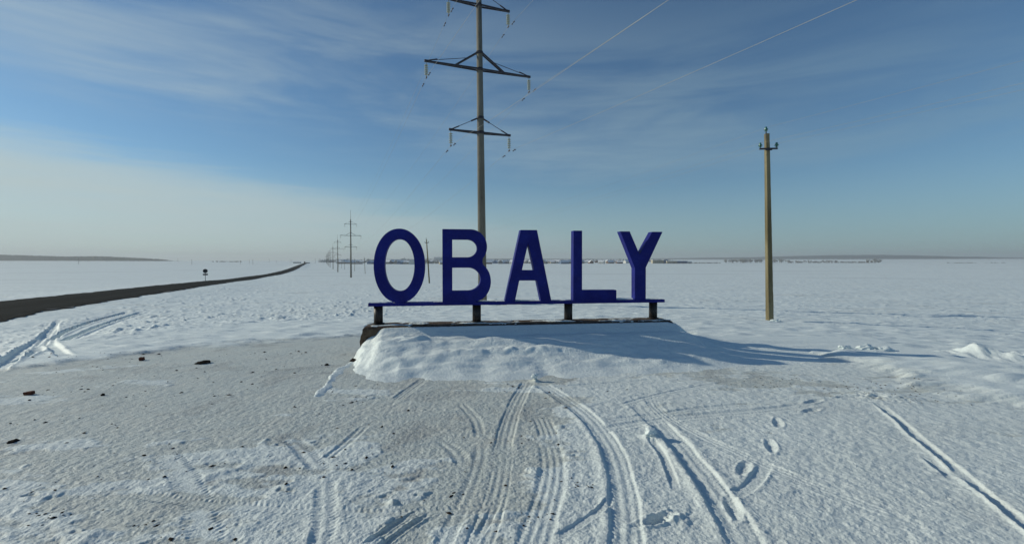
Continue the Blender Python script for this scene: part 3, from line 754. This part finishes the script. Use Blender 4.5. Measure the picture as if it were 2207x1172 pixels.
# =====================================================================
# low-voltage poles with green insulators
# =====================================================================
small = [(10.45,18.76),(-15.4,86.4),(-45,161.5),(-74.9,236.6),(-104.5,308),(-136.9,379.6),(-166,452),(-196,525)]
SD = Vector((-25.9, 67.6, 0)).normalized(); SP = Vector((SD.y, -SD.x, 0)); SH = 7.55
def build_pole():
    root = empty('power_pole')
    def ring(z, w, d, ch=.25):
        c = ch*min(w, d); pts = [(-w/2+c,-d/2),(w/2-c,-d/2),(w/2,-d/2+c),(w/2,d/2-c),(w/2-c,d/2),(-w/2+c,d/2),(-w/2,d/2-c),(-w/2,-d/2+c)]
        cs, sn = math.cos(rad(4)), math.sin(rad(4)); return [(x*cs-y*sn, x*sn+y*cs, z) for x, y in pts]
    zs = np.linspace(-.3, SH, 40); vs = []; fs = []; rr = random.Random(3)
    for i, z in enumerate(zs):
        k = max(z, 0)/SH; q = ring(z, .235-.085*k, .215-.065*k, .09)
        for j, p in enumerate(q):
            e = rr.uniform(-.004, .004)
            if j in (1, 2, 3) and (rr.random() < .12): e -= .012
            vs.append((p[0]*(1+e*4), p[1]*(1+e*4), z))
    for i in range(len(zs)-1):
        for j in range(8): j2 = (j+1) % 8; fs.append((i*8+j, i*8+j2, (i+1)*8+j2, (i+1)*8+j))
    mb = MB(); mb.add(vs, fs); mb.add(vs[-8:], [tuple(range(8))]); mb.build('pole_shaft', CONC2, root)
    mb = MB(); z = SH-.62; mb.beam((-.36, -.10, z), (.36, -.10, z+.0), .06, .06)
    for s in (-1, 1): mb.tube([(s*.33,-.10,z),(s*.33,-.10,z+.16)], .013, 6)
    mb.beam((-.13,-.12,z-.02),(.13,-.12,z-.02), .03, .10)
    arm = mb.build('crossarm', STEEL, root)
    mb = MB(); mb.beam((-.06,-.05,SH-.25),(-.06,-.05,SH+.06), .04, .03); mb.tube([(-.06,-.05,SH+.05),(-.06,-.05,SH+.18)], .013, 6); pin = mb.build('top_pin', STEEL, root)
    for (x, y, zz, par) in ((-.33,-.10,z+.12,arm),(.33,-.10,z+.12,arm),(-.06,-.05,SH+.14,pin)):
        mb = MB(); mb.lathe([(.0,.12),(.035,.12),(.045,.085),(.035,.07),(.085,.01),(.08,.0),(.035,.02),(.03,-.03),(.06,-.045),(.055,-.055),(.0,-.055)], (x,y,zz), 14); mb.build('insulator', GREENI, par)
    return root
pole = build_pole(); first = None; pole_tops = []
plab = ['tall square concrete pole with green insulators standing alone right of the sign', 'thin leaning pole between the letters O and B',
        'small pole hidden behind the ring of the letter O', 'small pole just left of the letter O', 'small distant pole behind the nearest thin pylon',
        'leaning small pole between two distant pylons', 'tiny pole far off in the low row of poles', 'tiniest pole at the far end of the low row of poles']
for k, (x, y) in enumerate(small):
    o = pole if k == 0 else copy_tree(pole)
    z = gz(x, y)-.05; o.location = (x, y, z)
    lean = (-.028, -.062, -.03, -.045, .01, -.05, .02, -.01)[k]
    o.rotation_euler = (Matrix.Rotation(lean, 3, 'Y') @ Matrix.Rotation(math.atan2(SP.y, SP.x)-(.35 if k == 0 else 0), 3, 'Z')).to_euler()
    if k: o.scale = (1.0, 1.0, 1.09)
    tag(o, plab[k], 'power pole', 'concrete poles of the small power line'); pole_tops.append((x+lean*SH, y, z))
behind = (10.45+29, 18.76-74, -1.2); pt = [behind]+pole_tops
for off, up, nm in ((-.33, SH-.40, 'left'), (.33, SH-.40, 'right'), (-.05, SH+.24, 'top')):
    pts = []
    for k in range(len(pt)-1):
        s = 1.0 if k else 1.0
        a = Vector(pt[k])+SP*off+Vector((0,0,up*(1.09 if k > 1 else 1))); b = Vector(pt[k+1])+SP*off+Vector((0,0,up*(1.09 if k > 0 else 1)))
        pts += catenary(a, b, .75, 20)[(0 if k == 0 else 1):]
    mb = MB(); mb.tube(pts, .0032, 4, False)
    tag(mb.build('thin_wire', WIRE), 'thin wire strung on the %s insulator of the small concrete poles' % nm, 'wire', 'wires of the small power line')

# =====================================================================
# road sign seen from behind, left of the road
# =====================================================================
sx0, sy0 = -61.5, 93.0; rs_ = empty('road_sign', (sx0, sy0, gz(sx0, sy0)-.05), rad(33))
tag(rs_, 'round road sign with a small plate under it, seen from behind beside the road', 'road sign')
mb = MB(); mb.tube([(0,0,-.2),(0,0,2.75)], .045, 10); mb.build('post', SIGNB, rs_)
mb = MB(); mb.tube([(0,.06,2.36),(0,.075,2.36)], .40, 28); mb.tube([(0,.052,2.36),(0,.06,2.36)], .415, 28)
disc = mb.build('round_plate', SIGNB, rs_)
mb = MB(); mb.tube([(0,.076,2.36),(0,.08,2.36)], .38, 28); mb.build('sign_face', flat('sign_white', (.7,.7,.7), .5, .05), disc)
mb = MB(); mb.box((0,.06,1.66), (.84,.02,.30)); mb.box((0,.045,1.66), (.5,.02,.05)); mb.build('plate', SIGNB, rs_)

# =====================================================================
# stones, clods, snow pile, dry plants
# =====================================================================
def rock(name, x, y, sz, mat, label, cat, group=None, seed=1, sink=.25, cut=False, rz=None):
    import bmesh
    bm = bmesh.new()
    if cut: bmesh.ops.create_cube(bm, size=1.5); bmesh.ops.subdivide_edges(bm, edges=bm.edges, cuts=3, use_grid_fill=True)
    else: bmesh.ops.create_icosphere(bm, subdivisions=3, radius=1)
    for v in bm.verts:
        c = v.co; n = float(noise(c.x*1.3+seed*5.1, c.y*1.3+c.z*1.7, seed))*.35+float(noise(c.x*3.7+seed, c.y*3.7-c.z*3, seed+3))*.16
        v.co = c*(1+n*(.35 if cut else 1.2)); v.co.x *= sz[0]; v.co.y *= sz[1]; v.co.z *= sz[2]
    me = bpy.data.meshes.new(name); bm.to_mesh(me); bm.free(); me.materials.append(mat)
    o = bpy.data.objects.new(name, me); COL.objects.link(o); o.location = (x, y, gz(x, y)+sz[2]*(1-sink*2)); o.rotation_euler = (0, random.uniform(-.15,.15), random.uniform(0, 6) if rz is None else rz)
    return tag(o, label, cat, group)
rock('brick_piece', -6.35, 7.92, (.042,.04,.036), BRICKM, 'small upright reddish brown piece of brick near the edge of the snow', 'brick', seed=2, cut=True, sink=.1, rz=.2)
rock('frozen_clod', -5.03, 7.52, (.10,.07,.03), CLOD, 'flat black frozen clod right of the upright brick piece', 'clod', seed=3)
rock('brick_piece', -5.99, 5.72, (.062,.035,.026), BRICKM, 'brown brick fragment lying at the left edge of the gravel', 'brick', seed=4, cut=True, sink=.1, rz=.1)
rock('frozen_clod', -4.56, 4.20, (.045,.03,.016), CLOD, 'dark clod half covered with snow at the left edge', 'clod', seed=5)
rock('frozen_clod', -5.04, 5.68, (.022,.02,.016), CLOD, 'little dark stone casting a short shadow right of the brown brick fragment', 'stone', seed=6)
rock('frozen_clod', -2.62, 7.62, (.05,.05,.03), CLOD, 'dark clod at the foot of the left end of the plinth', 'clod', seed=8)
rock('frozen_clod', -2.95, 7.35, (.03,.03,.018), CLOD, 'small dark clod left of the snowdrift toe', 'clod', seed=9)
# crumbs of soil and gravel sprinkled over the crust
cr = MB(); rr = random.Random(5)
octa = [(1,0,0),(-1,0,0),(0,1,0),(0,-1,0),(0,0,1),(0,0,-1)]; of = [(0,2,4),(2,1,4),(1,3,4),(3,0,4),(2,0,5),(1,2,5),(3,1,5),(0,3,5)]
def crumb(x, y, s):
    z = gz(x, y); an = rr.uniform(0, 6); c, q = math.cos(an), math.sin(an); e = rr.uniform(1, 2.0)
    vs = []
    for p in octa:
        px, py, pz = (p[0]*s*e*rr.uniform(.7,1.2), p[1]*s*rr.uniform(.7,1.2), p[2]*s*.6*rr.uniform(.6,1.1)); vs.append((x+px*c-py*q, y+px*q+py*c, z+pz+s*.15))
    cr.add(vs, of)
for _ in range(760):
    y = 2.7+6.2*rr.random()**1.0; u = rr.uniform(-1.15, .12); x = u*y
    if float(fbm(np.array([x/1.2]), np.array([y/.9]), 2, 140)[0]) < -.08+.1*rr.random(): continue
    if y > 6.2 and x > -2.7: continue
    crumb(x, y, rr.choice((.004,.005,.006,.008,.011,.016))*(.6+.11*y))
for cx, cy, n, sp_ in ((-3.0,2.95,16,.12),(.15,2.95,6,.05),(.52,3.39,8,.05),(.33,3.5,5,.05),(-2.35,2.85,10,.1),(-.2,4.2,10,.15),(4.6,6.1,60,.45),(3.4,6.35,45,.4),(5.0,5.6,40,.4),(1.0,5.9,10,.4)):
    for _ in range(n): crumb(cx+rr.gauss(0, sp_), cy+rr.gauss(0, sp_*.5), rr.choice((.004,.005,.008,.011)))
tag(cr.build('soil_crumbs', CLOD), 'dark crumbs of frozen soil scattered over the grey crust', 'soil', kind='stuff')
# snow pile at the right
px = np.arange(-1.5, 2.6, .03); py = np.arange(-1.0, .9, .03); UX, UY = np.meshgrid(px, py); u = UX.ravel(); v = UY.ravel()
h = .13*np.exp(-((u-.15)/.50)**2-((v)/.30)**2)+.12*np.exp(-((u-.95)/.75)**2-((v+.16)/.30)**2)+.07*np.exp(-((u+.6)/.35)**2-((v+.05)/.16)**2)+.10*np.exp(-((u-1.8)/.6)**2-((v+.45)/.3)**2)
h *= 1+.75*noise(u/.26, v/.2, 150)+.25*noise(u/.1, v/.09, 151); h = h-.02+.008*noise(u/.06, v/.06, 152)
X = 8.35+u; Y = 8.55+v*1.3-.12*u; Z = terr_base(X, Y)+h+.03-.2*(1-sstep(0, .25, np.minimum(np.minimum(u+1.5, 2.57-u), np.minimum(v+1.0, .87-v))))
tag(grid_mesh('snow_pile', np.stack([X, Y, Z], 1), len(py), len(px), SNOW), 'bright lumpy pile of loose snow at the right edge of the picture', 'snow pile')
for k, (x, y, s) in enumerate(((6.20,8.60,.10),(6.56,8.58,.12),(6.90,8.55,.14))):
    rock('snow_lump', x, y, (s*1.3, s*.7, s*.5), SNOW, ('smallest left rounded snow lump', 'middle rounded snow lump', 'right rounded snow lump')[k]+' of three in the long shadow', 'snow lump', 'three snow lumps in the shadow', seed=20+k, sink=.35, rz=.1)
rock('snow_lump', 1.29, 4.29, (.055,.045,.035), SNOW, 'single white snow lump between the curved tyre tracks', 'snow lump', seed=30, rz=.3)
rock('snow_lump', .31, 6.34, (.045,.04,.035), SNOW, 'white snow lump where two tyre tracks meet below the drift', 'snow lump', seed=31, rz=.3)
# dry plants
def tuft(name, x, y, n, ln, lab, flatk=.3, seed=1):
    q = random.Random(seed); mb = MB(); z = gz(x, y)
    for _ in range(n):
        a = q.uniform(0, 6.28); l = ln*q.uniform(.5, 1.2); b = Vector((x+q.gauss(0, ln*.35), y+q.gauss(0, ln*.2), z-.01))
        t = b+Vector((math.cos(a)*l, math.sin(a)*l*.5, l*q.uniform(.05, flatk))); m = b.lerp(t, .5)+Vector((0,0,l*.12))
        mb.tube([b, m, t], [.009,.008,.004], 4, False)
        if q.random() < .5: mb.box(t, (.035,.02,.02), a)
    return tag(mb.build(name, DRY), lab, 'dry weeds')
tuft('dry_weeds', 6.85, 10.15, 70, .14, 'flattened brown dry weeds lying on the snow right of the sign', .35, 4)
tuft('dry_stalks', -.55, 28.6, 6, .35, 'few dry stalks poking out at the foot of the tall pylon', .9, 5)
rock('snow_lump', -1.35, 29.3, (.5,.35,.22), SNOW, 'low snow lump at the foot of the tall pylon behind the sign', 'snow lump', seed=33, rz=.3)
rock('snow_lump', 10.5, 18.5, (.22,.18,.06), SNOW, 'low snow lump at the foot of the concrete pole right of the sign', 'snow lump', seed=34, rz=.3)
# =====================================================================
# far things: village, trees, woods, hills, haze
# =====================================================================
FROST = flat('hoar_frost_twigs', (.34,.35,.35), .9, .2, 3, .2, 0)
DARKW = flat('dark_brush', (.085,.080,.075), .9, .3, 2, .2, 0)
WOOD = flat('far_forest', (.050,.062,.060), .95, .35, .02, .1, 0)
ROOFS = flat('roof_snow', (.74,.77,.80), .7, .05, .5, .3, 0)
walls = [(flat('wall_grey', (.22,.22,.21), .9, .15, 1, .2, 0), 'grey'), (flat('wall_brown', (.14,.085,.06), .9, .15, 1, .2, 0), 'brown'),
         (flat('wall_cream', (.42,.38,.30), .9, .1, 1, .2, 0), 'cream'), (flat('wall_blue', (.13,.18,.27), .9, .1, 1, .2, 0), 'blue'), (flat('wall_white', (.55,.55,.53), .9, .1, 1, .2, 0), 'white')]
DARKP = flat('dark_pane', (.03,.035,.04), .3, .1, 1, .5, 0)
def tz(x, y): return float(terr_base(np.array([x]), np.array([y]))[0])
def make_house(w, l, h, rf, mi, win=True):
    root = empty('village_house'); mat = walls[mi][0]; mb = MB()
    mb.box((0,0,h/2-.4), (l, w, h+.8)); mb.add([(-l/2,-w/2,h),(-l/2,w/2,h),(-l/2,0,h+rf-.05),(l/2,-w/2,h),(l/2,w/2,h),(l/2,0,h+rf-.05)], [(0,1,2),(3,5,4)])
    wl = mb.build('wall', mat, root)
    mb = MB(); o = .4; k = rf*(o/(w/2))
    for s in (-1, 1):
        a = [(-l/2-o, s*(w/2+o), h-k), (l/2+o, s*(w/2+o), h-k), (l/2+o, 0, h+rf), (-l/2-o, 0, h+rf)]
        mb.add(a+[(p[0], p[1], p[2]+.25) for p in a], [(0,1,2,3),(7,6,5,4),(0,4,5,1),(1,5,6,2),(2,6,7,3),(3,7,4,0)])
    rfo = mb.build('roof', ROOFS, root)
    mb = MB(); mb.box((l*.2, w*.12, h+rf+.2), (.6,.6,1.3)); mb.build('chimney', walls[1][0], rfo)
    if win:
        for x in (-l*.28, 0, l*.28):
            mb = MB(); mb.box((x, -w/2-.03, h*.55), (1.1,.08,1.2)); mb.build('window', DARKP, wl)
    return root
protos = []
rr = random.Random(21)
def u_name(u):
    for a, b, n in ((-1,-.300,'left of the letter O'),(-.300,-.212,'inside the ring of the letter O'),(-.212,-.150,'between the letters O and B'),(-.150,-.050,'behind the letter B'),
                    (-.050,-.012,'between the letters B and A'),(-.012,.08,'behind the letter A'),(.08,.125,'between the letters A and L'),(.125,.15,'behind the letter L'),(.15,.232,'between the letters L and Y'),(.232,.30,'behind the letter Y')):
        if a <= u < b: return n
    return 'right of the letter Y'
HOUSES = []
# bands of the village: u range (tangent), distance range, count
n_used = {}
for (u0, u1, d0, d1, n) in ((-.375,-.30,950,1400,14),(-.30,-.21,880,1400,28),(-.21,-.05,900,1400,30),(-.05,.08,950,1450,26),(.08,.235,1000,1500,28),(.235,.285,1050,1400,5)):
    for _ in range(n):
        u = rr.uniform(u0, u1); d = rr.uniform(d0, d1); k = rr.randrange(10)
        if len(protos) < 10:
            mi = len(protos) % 5
            p = make_house(rr.uniform(7,10), rr.uniform(9,17), rr.uniform(2.6,3.6), rr.uniform(1.8,3.2), mi); protos.append((p, mi)); o = p; k = len(protos)-1
        else: o = copy_tree(protos[k][0])
        x = u*d; mi = protos[k][1]
        o.location = (x, d, tz(x, d)); o.rotation_euler = (0, 0, rr.choice((0,.3,1.57,1.3,-.4))+rr.uniform(-.15,.15))
        o.scale = (1.15, 1.15, 1.3); tag(o, 'small %s village house with snowy roof, %s' % (walls[mi][1], u_name(u)), 'house', 'village houses along the horizon')
# frosted trees
def make_tree(seed, h=9.0):
    q = random.Random(seed); root = empty('frosted_tree'); mb = MB()
    mb.tube([(0,0,-.5),(.1,0,h*.3),(0,.1,h*.75)], [.28,.2,.06], 6)
    tips = []
    for i in range(9):
        a = q.uniform(0, 6.28); z0 = h*q.uniform(.2,.55); l = h*q.uniform(.22,.42); t = Vector((math.cos(a)*l, math.sin(a)*l, z0+l*q.uniform(.4,1.0)))
        mb.tube([(0,0,z0), t*.5+Vector((0,0,z0*.5+.2)), t], [.12,.08,.03], 4, False); tips.append(t)
    mb.build('trunk', DARKW, root); mb = MB()
    for i in range(300):
        t = q.choice(tips)*q.uniform(.45, 1.05); c = t+Vector((q.gauss(0,h*.09), q.gauss(0,h*.09), q.gauss(0,h*.08)+h*.06))
        if c.z < h*.14: c.z = h*.14+q.random()*.5
        d1 = Vector((q.gauss(0,1), q.gauss(0,1), q.gauss(0,1))).normalized()*h*q.uniform(.03,.075); d2 = Vector((q.gauss(0,1), q.gauss(0,1), q.gauss(0,1))).normalized()*h*.02
        mb.add([c-d1, c+d2, c+d1, c-d2], [(0,1,2,3)])
    mb.build('crown', FROST, root); return root
tp = []
for (u0, u1, d0, d1, n, hs, lab) in ((-.375,-.30,1100,1400,16,1.2,''),(-.30,-.15,900,1400,40,1.15,''),(-.15,.08,1000,1450,38,1.0,''),(.08,.28,1050,1500,28,.9,''),
        (.455,.585,1150,1300,60,1.25,'c'),(.585,.70,1250,1450,34,.8,'r'),(.765,.795,1150,1250,14,1.2,'e'),(-1.02,-.74,1500,1750,16,.7,'w')):
    for _ in range(n):
        u = rr.uniform(u0, u1); d = rr.uniform(d0, d1); x = u*d
        if len(tp) < 4: o = make_tree(40+len(tp)); tp.append(o)
        else: o = copy_tree(tp[rr.randrange(4)])
        s = hs*rr.uniform(.6, 1.25); o.location = (x, d, tz(x, d)); o.scale = (s*rr.uniform(.9,1.3), s, s); o.rotation_euler.z = rr.uniform(0, 6.28)
        if lab == '': L_ = 'hoar-frosted bare tree among the village houses %s' % u_name(u); G_ = 'frosted trees in the village'
        elif lab == 'c': L_ = 'hoar-frosted tree in the far clump beside the concrete pole right of the sign'; G_ = 'frosted trees near the right pole'
        elif lab == 'r': L_ = 'low frosted tree in the thin row right of the concrete pole'; G_ = 'row of low frosted trees'
        elif lab == 'e': L_ = 'hoar-frosted tree in the small clump near the right end of the dark strip'; G_ = 'small clump of frosted trees at far right'
        else: L_ = 'small frosted tree in the field before the wooded ridge at far left'; G_ = 'frosted trees before the left ridge'
        tag(o, L_, 'tree', G_)
# shelter belts and brush: masses nobody could count
def belt(name, pts, dep, h, mat, lab, dens=1.0, seed=1, size=2.0):
    q = random.Random(seed); mb = MB()
    for i in range(len(pts)-1):
        a, b = Vector((*pts[i], 0)), Vector((*pts[i+1], 0)); n = int((b-a).length*dens)
        for k in range(n):
            p = a.lerp(b, q.random()); x = p.x+q.uniform(-dep, dep); y = p.y+q.uniform(-dep, dep); hh = h*(.55+.6*q.random())*(.75+.5*abs(float(noise(x/40., y/40., seed))))
            z = tz(x, y); w = size*q.uniform(.5, 1.2)
            for j in range(5):
                c = Vector((x+q.gauss(0, w*.7), y+q.gauss(0, w*.7), z+hh*q.uniform(.05, 1.0))); r = w*q.uniform(.5, 1.0)
                mb.add([c+Vector(v)*r for v in ((1,0,-.3),(-.5,.87,-.3),(-.5,-.87,-.3),(q.uniform(-.3,.3),q.uniform(-.3,.3),1.1))], [(0,1,3),(1,2,3),(2,0,3),(2,1,0)])
    return tag(mb.build(name, mat), lab, 'trees', kind='stuff')
P_ = lambda u, d: (u*d, d)
belt('shelter_belt', [P_(-.412,1350), P_(-.355,1300), P_(-.30,1350)], 12, 10, FROST, 'grey frosted shelter belt behind the row of pylons left of the letter O', 1.0, 3)
belt('shelter_belt', [P_(-.30,1600), P_(-.05,1650), P_(.13,1700), P_(.34,1700)], 15, 11, FROST, 'grey frosted belt of trees behind the village houses', .7, 4, 2.4)
belt('dark_brush', [P_(.335,1050), P_(.44,1100)], 10, 1.6, DARKW, 'low dark brush between the long buildings and the frosted trees', .8, 5, 1.2)
belt('dark_brush', [P_(.60,1180), P_(.70,1150), P_(.79,1120)], 8, 3.0, DARKW, 'low dark brush strip at the right horizon', .9, 6, 1.3)
belt('dark_brush', [P_(.93,1000), P_(1.06,980)], 8, 1.0, DARKW, 'thin dark weeds strip at the far right of the field', .35, 7, 1.0)
belt('dark_brush', [P_(-.64,1500), P_(-.585,1500)], 10, 2.4, DARKW, 'short dark strip of bushes on the left horizon', .6, 8, 1.5)
# hills (land) with far forest
def ridge(name, prof, depth, mat, n=160):
    """prof: (x, y, height above ground datum)"""
    P = np.array(prof, float); t = np.linspace(0, len(P)-1, n); X = np.interp(t, range(len(P)), P[:,0]); Y = np.interp(t, range(len(P)), P[:,1]); Hh = np.interp(t, range(len(P)), P[:,2])
    Hh = Hh*(1+.06*noise(t*3, t*0, 160)); rows = []
    for k, (o, f) in enumerate(((-1,0),(-.6,.45),(-.25,.9),(0,1),(.4,.9),(1,0))):
        yy = Y+o*depth; rows.append(np.stack([X*(yy/Y), yy, -8+(Hh+8)*f], 1))
    return grid_mesh(name, np.vstack(rows), 6, n, mat)
hl = ridge('hills', [(1400,6800,30),(2200,6800,44),(3300,6600,58),(4400,6400,86),(5000,6300,90),(5600,6000,68),(6300,5800,46),(7400,5600,34)], 900, WOOD)
tag(hl, kind='structure')
hm = ridge('hills', [(-2300,7600,30),(-1200,7500,42),(0,7400,44),(1000,7300,40),(2000,7200,34),(2600,7100,28)], 700, WOOD); tag(hm, kind='structure')
rg = [(-4300,3050,50),(-3700,3050,50),(-3200,3000,44),(-2900,3000,34),(-2650,2980,36),(-2450,2980,27),(-2250,2960,17),(-2130,2950,6)]
ld = ridge('hills', [(x, y, max(h-9, 1)) for x, y, h in rg], 260, WOOD); tag(ld, kind='structure')
mb = MB(); q = random.Random(9)
RX_ = np.array([p[0] for p in rg]); 
for _ in range(3600):
    x = q.uniform(-4300, -2120); y0 = np.interp(x, RX_, [p[1] for p in rg]); h = np.interp(x, RX_, [p[2] for p in rg]); o = q.uniform(-.75, .3)
    f = np.interp(o, [-1,-.6,-.25,0,.4], [0,.45,.9,1,.9]); z = -8+(max(h-9, 1)+8)*f-1; y = y0+o*260; xx = x*(y/y0); th = q.uniform(6, 12)*min(1, h/14); w = q.uniform(4, 8)
    mb.add([(xx+w*math.cos(k*1.257), y+w*math.sin(k*1.257), z+th*.25) for k in range(5)]+[(xx+q.uniform(-1,1), y, z+th)], [(k, (k+1) % 5, 5) for k in range(5)])
tag(mb.build('forest', WOOD), 'dark wooded ridge along the left horizon', 'forest', kind='stuff')
# larger buildings right of the Y
def hall(name, u, d, parts, lab, rz=0.0, cat='building'):
    x = u*d; r = empty(name, (x, d, tz(x, d)), rz); tag(r, lab, cat)
    for nm, c, s, m in parts:
        mb = MB(); mb.box(c, s); mb.build(nm, m, r)
    return r
CR, BL, GY, WH = walls[2][0], walls[3][0], walls[0][0], walls[4][0]
hall('school_building', .318, 1090, [('wall',(-5,0,3.2),(26,12,9.6),CR),('roof',(-5,0,8.25),(27,13,.5),ROOFS),('blue_wing',(13,.5,4.2),(9,12,9.2),BL),('roof',(13,.5,9.05),(9.6,12.6,.5),ROOFS)]
     + [('window',(-15+k*4.2,-6.05,z),(1.8,.15,1.5),DARKP) for k in range(6) for z in (2.4,5.6)], 'cream two-storey building with a blue end wing just right of the letter Y')
hall('long_shed', .352, 1080, [('wall',(-9,0,2.2),(24,10,6.6),CR),('roof',(-9,0,5.8),(25,11,.6),ROOFS),('blue_panel',(14.5,-.4,2.2),(23,10,6.2),BL),('roof',(14.5,0,5.6),(24,11,.5),ROOFS),('window',(-14,-5.05,1.5),(4,.2,1.6),DARKP),('window',(-5,-5.05,1.5),(4,.2,1.6),DARKP)],
     'long low cream and blue shed right of the cream building')
hall('white_shed', .378, 1110, [('wall',(0,0,1.6),(18,9,5.2),WH),('roof',(0,0,4.4),(19,10,.4),ROOFS)], 'long white shed at the right end of the village buildings')
hall('pale_hall', -.158, 1900, [('wall',(0,0,8),(36,16,20),WH),('roof',(0,0,18.3),(37,17,.6),ROOFS)], 'large pale building behind the village between the letters O and B')
hall('low_barn', -.362, 1000, [('wall',(0,0,.9),(26,9,3.4),walls[1][0]),('roof',(0,0,3.0),(28,11,.9),ROOFS)], 'low dark barn with thick roof snow left of the thin small pole')
hall('low_barn', -.335, 960, [('wall',(0,0,.9),(22,9,3.0),walls[1][0]),('roof',(0,0,2.7),(24,11,.9),ROOFS)], 'low dark barn with thick roof snow right of the nearest thin pylon')
hall('low_barn', -.463, 1120, [('wall',(0,0,.8),(16,8,3.2),GY),('roof',(0,0,2.7),(17,9,.9),ROOFS)], 'low grey shed left of the far end of the road')
hall('low_barn', -.441, 1060, [('wall',(0,0,.8),(9,6,2.6),GY),('roof',(0,0,2.2),(9.6,6.6,.5),ROOFS)], 'tiny grey shed right of the far end of the road')
# dark truck far along the road
tx_, ty_ = float(road_x(1010.)), 1010.; tr = empty('truck', (tx_, ty_, tz(tx_, ty_)+.5), .4); tag(tr, 'tiny dark truck at the far end of the asphalt road', 'truck')
mb = MB(); mb.box((0,3,2.4), (2.5,7,3.2)); mb.build('cargo_box', STEEL, tr)
mb = MB(); mb.box((0,-1.6,1.7), (2.4,2,2.6)); mb.box((0,-2.62,2.2), (2.1,.05,.9)); mb.build('cab', walls[1][0], tr)
for y in (-1.6,3.5,5.4):
    for s in (-1,1):
        mb = MB(); mb.tube([(s*.95,y,.5),(s*1.25,y,.5)], .5, 12); mb.build('wheel', DARKP, tr)
# distant line poles in the left field
dp = None
for k, (u, d, h) in enumerate(((-.934,800,10),(-.69,820,9),(-.5585,840,9),(-.585,870,7),(-.566,1000,8),(-.523,1300,10),(-.508,1150,8),(-.478,1250,9),(-.475,1400,9),(-.424,1150,11),(-.413,1250,11),(-.72,1500,12))):
    x = u*d
    if dp is None:
        mb = MB(); mb.tube([(0,0,-.5),(0,0,1)], [.016,.011], 6); mb.box((0,0,.93), (.16,.012,.012)); dp = mb.build('distant_pole', flat('weathered_wood', (.10,.09,.08), .9, .2, 3)); o = dp
    else: o = dp.copy(); COL.objects.link(o)
    o.location = (x, d, tz(x, d)); o.scale = (h*1.6, h*1.6, h)
    where = ('near the left edge of the photo','left of the round road sign','right of the round road sign','right of the round road sign','right of the round road sign','left of the road end','left of the road end','just left of the road end','just left of the road end','right of the road end','right of the road end','left of the round road sign')[k]
    tag(o, 'thin far-off utility pole in the snow %s' % where, 'utility pole', 'thin far-off poles in the left field')

# haze: pale air round everything on the ground
hz = MB(); hz.box((0, 0, 56), (20200, 20200, 132)); M = bpy.data.materials.new('haze'); M.use_nodes = True; t = M.node_tree; t.nodes.clear()
out = t.nodes.new('ShaderNodeOutputMaterial'); pv = t.nodes.new('ShaderNodeVolumePrincipled'); t.links.new(pv.outputs[0], out.inputs['Volume'])
pv.inputs['Color'].default_value = (.86,.92,.97,1); pv.inputs['Density'].default_value = .00016; pv.inputs['Anisotropy'].default_value = .15
hzo = hz.build('haze', M); tag(hzo, kind='stuff')
